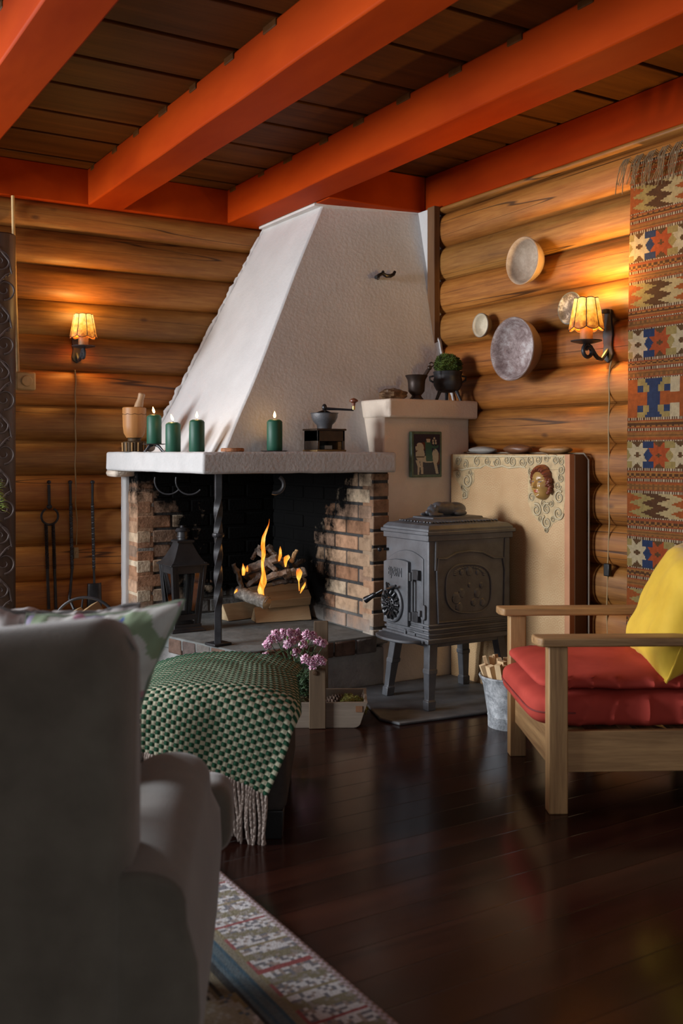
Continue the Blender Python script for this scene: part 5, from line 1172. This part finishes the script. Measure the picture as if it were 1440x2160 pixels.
# local: x back (right), y across (away); near front leg centre at origin, far legs at y=.63
AW, ADp = .635, .66
for x, y in ((0, 0), (0, AW), (ADp, 0), (ADp, AW)):
    b = B(); b.bb((x-.032, y-.028, 0), (x+.032, y+.028, .556)); b.build('leg', OAKV, AC, bevel=.004)
for y, s in ((0, -1), (AW, 1)):
    b = B(); poly = [(-.066, y-.030), (-.056, y-.042), (.80, y-.045), (.80, y+.045), (-.075, y+.045), (-.075, y-.005)]
    b.prism([Vector((px_, py_, .557)) for px_, py_ in poly], (0, 0, .030)); b.build('armrest', OAK, AC, bevel=.006, bseg=3)
b = B(); b.bb((.032, -.014, .135), (ADp-.032, .010, .272)); b.build('side_rail', OAK, AC, bevel=.003)
b = B(); b.bb((.032, AW-.010, .135), (ADp-.032, AW+.014, .272)); b.build('side_rail', OAK, AC, bevel=.003)
b = B(); b.bb((-.012, .028, .135), (.012, AW-.028, .272)); b.build('front_rail', OAKY, AC, bevel=.003)
b = B(); b.bb((ADp-.012, .028, .135), (ADp+.012, AW-.028, .272)); b.build('back_rail', OAKY, AC, bevel=.003)
for k in range(5):
    b = B(); b.bb((.05+.12*k, .01, .245), (.11+.12*k, AW-.01, .262)); b.build('seat_slat', OAKY, AC, bevel=.002)
b = B(); b.box((ADp+.10, AW/2, .62), (.03, AW-.07, .62), Ry(.25)); b.build('back_panel', OAKY, AC, bevel=.004)
REDC = MAT('red_cotton', (.42, .050, .036), .85, 0, .14, 6, bump=.25, bsc=420, bd=.001, spec=.2, col2=(.48, .066, .046))
def softbox(o, dims, e, wr, name_seed, nu=208, nv=40, puff=.0):
    """rounded cushion: superellipsoid with creases; dims are full sizes"""
    b = B(); a, c, h = [d/2 for d in dims]
    def pw(x, k): return math.copysign(abs(x)**k, x)
    rings = []
    for j in range(nv+1):
        ph = -pi/2+pi*j/nv; ring = []
        for i in range(nu):
            q = 8*i/nu; su = (1 if q < 1 else 2-q if q < 3 else -1 if q < 5 else q-6 if q < 7 else 1); sv = (q if q < 1 else 1 if q < 3 else 4-q if q < 5 else -1 if q < 7 else q-8); pn = 2/e[0]; nr = (abs(su)**pn+abs(sv)**pn)**(1/pn); th = atan2(sv, su); x = a*su/nr*max(pw(cos(ph), e[1]), 1e-3); y = c*sv/nr*max(pw(cos(ph), e[1]), 1e-3); z = h*pw(sin(ph), e[2])
            v = Vector((x, y, z)); n = noise.noise(Vector((x*9, y*5, z*3+name_seed)))
            z += puff*(1-(x/a)**2)*(1-(y/c)**2)*(1 if z > 0 else 0) + wr*n; s = cos(ph)
            cr = -wr*3.4*(1-abs(sin(x*30+1.6*noise.noise(Vector((x*5, z*7, name_seed))))))**4*abs(cos(ph))**1.2*(1 if abs(y) > c*.9 and abs(x) < a*.93 else 0)
            ring.append(Vector(o)+Vector((x, y+math.copysign(cr, y), z)))
        rings.append(ring)
    b.loft(rings); return b
b = softbox((.315, AW/2+.005, .328), (.78, .615, .132), (.22, .34, .55), .006, 1); S1 = thing('seat_cushion', 'thick dark red seat cushion resting on the wooden armchair frame', 'cushion', lw(.3, AW/2, .27), AR)
b.build('cover', REDC, S1, smooth=60).matrix_local = (root_matrix(S1).inverted() @ root_matrix(AC))
b = B(); hc = [Vector((.315+.392*math.copysign(abs(cos(q))**.22, cos(q)), AW/2+.005+.309*math.copysign(abs(sin(q))**.22, sin(q)), .325)) for q in [radians(97)+radians(166)*i/60 for i in range(61)]]; b.tube(hc, .003, 6)
b.build('seam', MAT('dark_seam', (.20, .03, .025), .8, bump=0), S1, smooth=60).matrix_local = (root_matrix(S1).inverted() @ root_matrix(AC))
b = softbox((.335, AW/2+.01, .418), (.76, .60, .066), (.16, .5, .75), .006, 5, puff=.012); S2 = thing('seat_cushion', 'thin red cushion lying on top of the thick red seat cushion', 'cushion', lw(.3, AW/2, .39), AR)
b.build('cover', REDC, S2, smooth=60).matrix_local = (root_matrix(S2).inverted() @ root_matrix(AC))
# yellow pillow leaning on the chair back
YV = MAT('yellow_velvet', (.70, .44, .035), .7, 0, .12, 5, bump=.25, bsc=30, bd=.006, spec=.2, col2=(.78, .53, .055), sheen=.15)
def pillow(name, label, cat, c, e1, e2, w_, h_, th, mat, seed, shear=False, colf=None, crumple=.012, group=None):
    e1 = Vector(e1).normalized(); e2 = Vector(e2); e2 = e2.normalized() if shear else (e2-e1*e2.dot(e1)).normalized(); nn = e1.cross(e2).normalized(); c = Vector(c)
    t = thing(name, label, cat, c-e2*h_/2, 0, group); b = B(); n = 72 if colf else 44
    def f(u, v, s):
        x = 2*u-1; y = 2*v-1; pin = 1-.085*(1-y*y)*abs(x)**3; piny = 1-.085*(1-x*x)*abs(y)**3
        T = (max(0, 1-x**4)*max(0, 1-y**4))**.55
        p = c+e1*w_/2*x*pin+e2*h_/2*y*piny; q = Vector((x*1.6, y*1.6, s*.5+seed))
        corner = (abs(x)*abs(y))**4
        return p+nn*s*(th/2*T)+noise.noise_vector(q*1.7)*crumple*(.4+T)+noise.noise_vector(q*5)*crumple*.35*(1-T*.6)
    b.grid(lambda u, v: f(u, v, 1), n, n, colf); b.grid(lambda u, v: f(1-u, v, -1), n, n, (lambda u, v: colf(1-u, v)) if colf else None)
    o = b.build('cover', mat, t, world=True, smooth=80)
    b = B(); edge = [f(u, 0, 0) for u in [i/20 for i in range(20)]]+[f(1, v, 0) for v in [i/20 for i in range(20)]]+[f(1-u, 1, 0) for u in [i/20 for i in range(20)]]+[f(0, 1-v, 0) for v in [i/20 for i in range(20)]]
    return t, b, edge
c00 = atD(1330, 1372, 3.84); c10 = atD(1392, 1428, 3.40); c01 = atD(1425, 1148, 3.90)
e1 = c10-c00; e2 = c01-c00; e2 = e2-e1*e2.dot(e1)/e1.length_squared
t, b, edge = pillow('yellow_pillow', 'square yellow velvet pillow leaning against the back of the wooden armchair', 'pillow', c00+e1/2+e2/2+RT*.02, e1, e2, .50, e2.length+.03, .20, YV, 3, crumple=.008)
b.tube(edge, .0035, 6, closed=True); b.build('piping', YV, t, world=True)
# ================================================================== footstool with a checked blanket
FS = CF(-.415, 3.40); t = thing('footstool', 'dark upholstered footstool with black block feet under the green blanket', 'footstool', FS, -YAW)
DKUP = MAT('dark_brown_cover', (.035, .028, .024), .95, var=.25, nsc=30, bump=.3, bsc=200, bd=.002)
hx, hy = .245, .31
b = B(); b.bb((-hx, -hy, .085), (hx, hy, .40)); b.build('base', DKUP, t, bevel=.03, bseg=4)
b = softbox((0, 0, .385), (hx*2+.02, hy*2+.02, .13), (.3, .45, .7), .003, 2); b.build('top_cushion', DKUP, t)
for x in (-1, 1):
    for y in (-1, 1): b = B(); b.box((x*(hx-.05), y*(hy-.05), .045), (.07, .07, .09), taper=(1.15, 1.15)); b.build('foot', MAT('black_foot', (.008, .008, .008), .4, bump=0), t, bevel=.003)
Wf = root_matrix(t); BL = thing('checked_blanket', 'green and cream checked wool blanket with a long fringe thrown over the footstool', 'blanket', Wf @ Vector((0, 0, .40)), -YAW)
# flattened cloth corners (x across, s from the far edge over the top and down the near side)
RND = .075
def drape(x, s, lift=0.0):
    xx = x; zt_ = .462 - .40 + lift - .035*(abs(x)/hx)**2.5
    yl_ = hy-s                      # runs from far (+hy) to near (-hy)
    ys = -hy-.012
    if yl_ > ys+RND: y, z = yl_, zt_ - .03*max(0, (yl_-hy*.5)/hy)**2
    else:
        e_ = (ys+RND)-yl_; q = e_/RND
        if q < pi/2: y, z = ys+RND-RND*sin(q), zt_-RND*(1-cos(q))
        else: y, z = ys, zt_-RND-(e_-RND*pi/2)
    ex = abs(x)-hx-.005
    if ex > 0:
        q = min(ex/.06, pi/2); x = math.copysign(hx+.005+.06*sin(q)*.6, x); z -= .06*(1-cos(q))+max(0, ex-.06*pi/2)
    return Vector((x, y, z))
TLc, TRc, FRc, FLc = Vector((-.262, .02)), Vector((.275, .06)), Vector((.185, .90)), Vector((-.275, .735))
def flat(a, k):
    p = (TLc*(1-a)+TRc*a)*k + (FLc*(1-a)+FRc*a)*(1-k)
    return p + Vector((.085*a*a*max(0, 1-abs(k-.38)/.38)**.9, 0))
NA, NK = 32, 58; SUBD = 4
def blk(a, k):
    ca = a*NA; ck = k*NK; p = flat(a, k)
    fa = ca % 1; fk = ck % 1; w_ = sin(pi*fa)*sin(pi*fk); up = (int(ca)+int(ck)) % 2
    lump = .0045*abs(w_)**.6*(1 if up else .55)
    q = drape(p.x, p.y, lump*0); q2 = drape(p.x+.002, p.y); q3 = drape(p.x, p.y+.002); nn = (q2-q).cross(q3-q); nn = nn.normalized() if nn.length > 1e-9 else Vector((0, 0, 1))
    if nn.z < 0 and abs(nn.z) > .2: nn = -nn
    if nn.y > .3 and q.y < -hy+.02: nn = -nn
    wv_ = .010*noise.noise(Vector((p.x*6, p.y*5, 2)))
    fold = .012*sin(p.x*16+p.y*4)*min(1, max(0, (p.y-.55)/.25))
    return q+nn*(.008+lump+abs(wv_)*.6)+Vector((0, -1, 0))*max(0, fold)
def blcol(a, k):
    ca = a*NA; ck = k*NK; fk = ck % 1; fa = ca % 1
    if fk < .10 or fk > .92 or fa < .08: return (.44, .43, .30)
    up = (int(ca)+int(ck)) % 2
    return (.026, .092, .050) if up else (.56, .55, .40)
b = B(); b.grid(blk, NA*SUBD, NK*SUBD, blcol); b.build('woven_cloth', VCOL('blanket_wool', .95, .3, 500, .6, 200, .002, .1), BL, smooth=60, solid=.004)
YARN = MAT('fringe_yarn', (.36, .29, .25), .95, var=.25, nsc=80, bump=.4, bsc=400)
rnd = random.Random(21)
for i in range(46):
    a = (i+.5)/46; p = blk(a, 0)+Vector((0, -.002, .004)); L = rnd.uniform(.165, .20); sw = rnd.uniform(-.018, .018); pts = []; rr = []
    for k in range(15):
        q = k/14; pts.append(p+Vector((sw*q*q+.004*sin(q*5+i), -.006*sin(pi*q)-.006*q*rnd.random()*.3, -L*q))); rr.append(.0052*(1 if k < 14 else .5)*(1+.12*(k % 2)))
    b = B(); b.tube(pts, rr, 6, twist=9); b.build('tassel', YARN, BL)
# ================================================================== rug
RX1, RY0, RY1 = 1.177, .15, 2.95; RX0 = -.85
WT = (.62, .62, .63); rnd = random.Random(30); CELL = .0095
def hsh(i, j, k=0): return (math.sin(i*127.1+j*311.7+k*74.7)*43758.5453) % 1
def rugcol(u, v):
    x = RX0+(RX1-RX0)*u; y = RY0+(RY1-RY0)*v; d = min(RX1-x, x-RX0, RY1-y, y-RY0); al = y if (RX1-x) == d or (x-RX0) == d else x
    i, j = int(x/CELL), int(y/CELL); h = hsh(i, j)
    if d < .020: return (.50, .42, .46) if (i+j) % 2 else (.30, .24, .22)
    if d < .165:
        seg = (al % .12)/.12; dd = (d-.02)/.145
        if seg < .09: return (.32, .10, .10) if int(al/.12) % 2 else (.28, .24, .15)
        if dd > .93: return (.32, .12, .12) if seg < .55 else (.27, .24, .15)
        if abs(seg-.55-.25*(dd-.5)) < .13: return (.24, .22, .15) if h < .7 else (.30, .28, .25)
        return WT if h > .47 else ((.20, .20, .22) if h > .22 else (.34, .29, .26))
    if d < .185: return (.27, .25, .19)
    if d < .225: return (.08, .14, .19) if int((d-.185)/.010) % 2 == 0 else (.13, .18, .21)
    if d < .24: return (.06, .065, .07)
    # field: beige cartouches on ribbed ground
    fx = (RX1-x-.24); a = (al % .42)/.42; big = ((a-.5)/.34)**2+((fx-.13)/.11)**2
    big2 = ((a-.5)/.40)**2+((fx-.13)/.13)**2
    if big < 1: return (.38, .34, .25) if h > .12 and not (.5 < big < .6 and h > .5) else (.44, .42, .36)
    if big2 < 1 and h > .3: return (.42, .41, .36)
    if hsh(int(x/.06), int(y/.05), 3) > .66: return (.30, .25, .14) if h > .25 else (.16, .20, .24)
    if hsh(int(x/.05), int(y/.07), 5) > .85: return (.12, .17, .22) if h > .3 else WT
    return (.22, .19, .13) if int(x/.0125) % 2 else (.07, .07, .065)
b = B(); nu, nv = int((RX1-RX0)/CELL), int((RY1-RY0)/CELL); b.grid(lambda u, v: Vector((RX0+(RX1-RX0)*u, RY0+(RY1-RY0)*v, .011+.0012*noise.noise(Vector((u*300, v*400, 0))))), nu, nv, rugcol)
tag(b.build('rug', VCOL('rug_pile', .95, .3, 300, .8, 120, .004, .1), solid=.010), 'flat woven rug with a pale checkered border and blue stripe under the grey armchair', 'rug')
# ================================================================== grey armchair in the foreground
GA = radians(4.0)-YAW; g0 = CF(-.66, 1.55); GC = thing('grey_armchair', 'large grey brown upholstered armchair seen from behind, out of focus in front', 'armchair', g0, GA)
UP = MAT('grey_upholstery', (.098, .085, .067), .95, 0, .18, 9, bump=.4, bsc=260, bd=.002, spec=.15, col2=(.124, .110, .088), sheen=.4)
# local: x right, y forward (away from the camera); x=0 back centre, y=0 rear face
b = B(); rings = []; XR_ = .325
def backpt(u, v, y):   # u -1..1, v 0..1
    zt_ = .905+.035*u+.012*u*u; w_ = .43*(.78+.0*v)
    return Vector((u*XR_, y, .12+(zt_-.12)*v))
prof = []
for i in range(41):
    q = i/40; u = -1.25+2.25*q; r = []
    zt_ = .908+.030*max(-1, u) - .004; lean = 0; ed = max(0, (abs(u)-.80)/.20) if u > 0 else 0; rd = .05*(1-sqrt(max(0, 1-min(1, ed)**2)))
    th = .17; yr = rd*1.2
    zt_ -= rd*1.2
    pts = [(yr, .10), (yr, .5), (yr-.004, .75), (yr, zt_-.075), (yr+.015, zt_-.03), (yr+.045, zt_-.006), (th/2, zt_), (th-.045, zt_-.006), (th-.012, zt_-.04), (th, zt_-.09), (th-.01, .5), (th, .10)]
    rings.append([Vector((u*XR_, y, z)) for y, z in pts])
b.loft(rings); b.build('back', UP, GC, bevel=.012, bseg=3, smooth=60)
def armshape(x0, x1, name, sgn):
    b = B(); rings = []; n = 26
    for k in range(n+1):
        q = k/n; y = .02+.72*q; e_ = 1-max(0, (q-.90)/.10)**2*.25; ztop = .530-.005*q; xm = (x0+x1)/2-.012*sgn; hw = (x1-x0)/2*.92
        ring = [Vector((x0, y, .10)), Vector((x0, y, .34))] + [Vector((xm-hw*1.05*cos(a)*e_, y, ztop-.085+.085*max(0, sin(a))**.55*e_)) for a in [pi*i/14 for i in range(15)]] + [Vector((x1+.002, y, .38)), Vector((x1+.006, y, .30)), Vector((x1-.004, y, .15)), Vector((x1-.02, y, .06))]
        rings.append(ring)
    b.loft(rings); return b.build(name, UP, GC, bevel=.01, smooth=50)
armshape(.250, .430, 'arm', 1); armshape(-.76, -.60, 'arm', -1)
b = B(); b.bb((-.70, .05, .10), (.36, .70, .30)); b.build('seat_base', UP, GC, bevel=.02)
b = softbox((-.17, .49, .350), (.86, .80, .12), (.2, .35, .6), .004, 8); b.build('seat_cushion', MAT('grey_seat', (.20, .185, .165), .95, 0, .15, 9, bump=.4, bsc=260, bd=.002, sheen=.3), GC)
b = softbox((.365, .835, .335), (.19, .16, .17), (.45, .5, .6), .004, 8); b.build('seat_cushion_wing', UP, GC)
for x in (-.66, .36):
    for y in (.1, .66): b = B(); b.box((x, y, .06), (.05, .05, .098)); b.build('foot', MAT('chair_foot', (.02, .012, .008), .4, bump=0), GC, bevel=.003)
# floral cushions on the grey armchair
def floral(u, v):
    n1 = noise.noise(Vector((u*4, v*4, 1.7))); n2 = noise.noise(Vector((u*7, v*7, 8.2))); n3 = noise.noise(Vector((u*5, v*6, 20)))
    if n1 > .26: return (.26, .23, .34) if n2 > -.1 else (.50, .24, .34)
    if n2 > .36: return (.05, .09, .30) if n3 > .1 else (.45, .22, .27)
    if n3 > .18: return (.26, .34, .22)
    if n1 < -.30: return (.22, .21, .20)
    return (.55, .56, .53)
FLO = VCOL('floral_cotton', .9, .15, 200, .1, 20)
def floral2(u, v):
    n1 = noise.noise(Vector((u*5, v*5, 31))); n2 = noise.noise(Vector((u*9, v*9, 18)))
    return (.20, .18, .18) if n1 > .22 else ((.42, .40, .40) if n2 > .2 else (.60, .59, .58))
G_ = root_matrix(GC)
cA = atD(368, 1286, 2.05); e1 = (RT*1.0-FW*.25+Vector((0, 0, .12))); e2 = (Vector((0, 0, 1))+FW*-.10+RT*.36)
t, b, edge = pillow('floral_cushion', 'pale floral cushion with lilac and green flowers sticking out past the grey chair back', 'cushion', cA-e1.normalized()*.165-e2.normalized()*.19, e1, e2, .36, .42, .12, FLO, 7, shear=True, colf=floral, crumple=.01)
b.tube(edge, .004, 6, closed=True); b.build('piping', MAT('sage_piping', (.22, .27, .20), .9, bump=0), t, world=True)
cB = atD(150, 1268, 2.20); e1 = RT*1.0+Vector((0, 0, .02)); cB = atD(150, 1288, 2.25)
t, b, edge = pillow('patterned_cushion', 'white and grey patterned cushion showing above the grey chair back', 'cushion', cB-Vector((0, 0, .20)), e1, Vector((0, 0, 1))-FW*.15, .32, .44, .15, FLO, 11, colf=floral2, crumple=.016)
b.tube(edge, .004, 6, closed=True); b.build('piping', MAT('grey_piping', (.16, .16, .16), .9, bump=0), t, world=True)
cC = CF(-.715, 1.75, .68); t, b, edge = pillow('brown_cushion', 'dark brown cushion at the far left edge above the grey chair', 'cushion', cC, FW, Vector((0, 0, 1))-RT*.1, .32, .47, .13, DKUP, 15)  # made larger than its visible edge so it shades the grey chair's arm
b.tube(edge, .004, 6, closed=True); b.build('piping', DKUP, t, world=True)
# ================================================================== house plant at the left edge
pc = atD(-75, 955, 4.3); pc.z = 0; t = thing('potted_plant', 'leafy green plant reaching in at the left edge before the carved board', 'plant', pc)
b = B(); b.lathe([(0, 0), (.13, 0), (.17, .30), (.165, .32), (.15, .30), (.14, .26), (0, .25)], seg=30); b.build('pot', MAT('clay_pot', (.30, .12, .06), .8), t)
b = B(); b.tube([(0, 0, .25), (.01, 0, .6), (0, .02, .95), (.02, 0, 1.25)], [.012, .011, .009, .006], 8); b.build('stem', MAT('plant_stem', (.12, .09, .04), .8), t)
b = B(); rnd = random.Random(17)
for k in range(170):
    a = rnd.uniform(0, 2*pi); z = rnd.uniform(.75, 1.30); r = rnd.uniform(.02, .11); p = Vector((r*cos(a), r*sin(a), z)); d = Vector((cos(a), sin(a), rnd.uniform(-.3, .5))).normalized(); blade(b, p, d, rnd.uniform(.04, .07), .03)
for (px, py) in ((2, 1022), (5, 1030), (0, 1040), (3, 1048), (6, 1058), (10, 1066), (4, 1074), (12, 1076), (0, 1064), (-4, 1050)):
    p = atD(px-8, py, 4.3)-pc
    for q in range(3): a = rnd.uniform(-.9, .9); blade(b, p+Vector((0, 0, .008*q)), (RT*cos(a)+FW*sin(a)*.5+Vector((0, 0, rnd.uniform(-.3, .5)))).normalized(), .035, .022)
b.build('foliage', MAT('plant_leaf', (.24, .34, .06), .5, var=.4, nsc=14, bump=0, col2=(.34, .42, .09)), t, solid=.001)
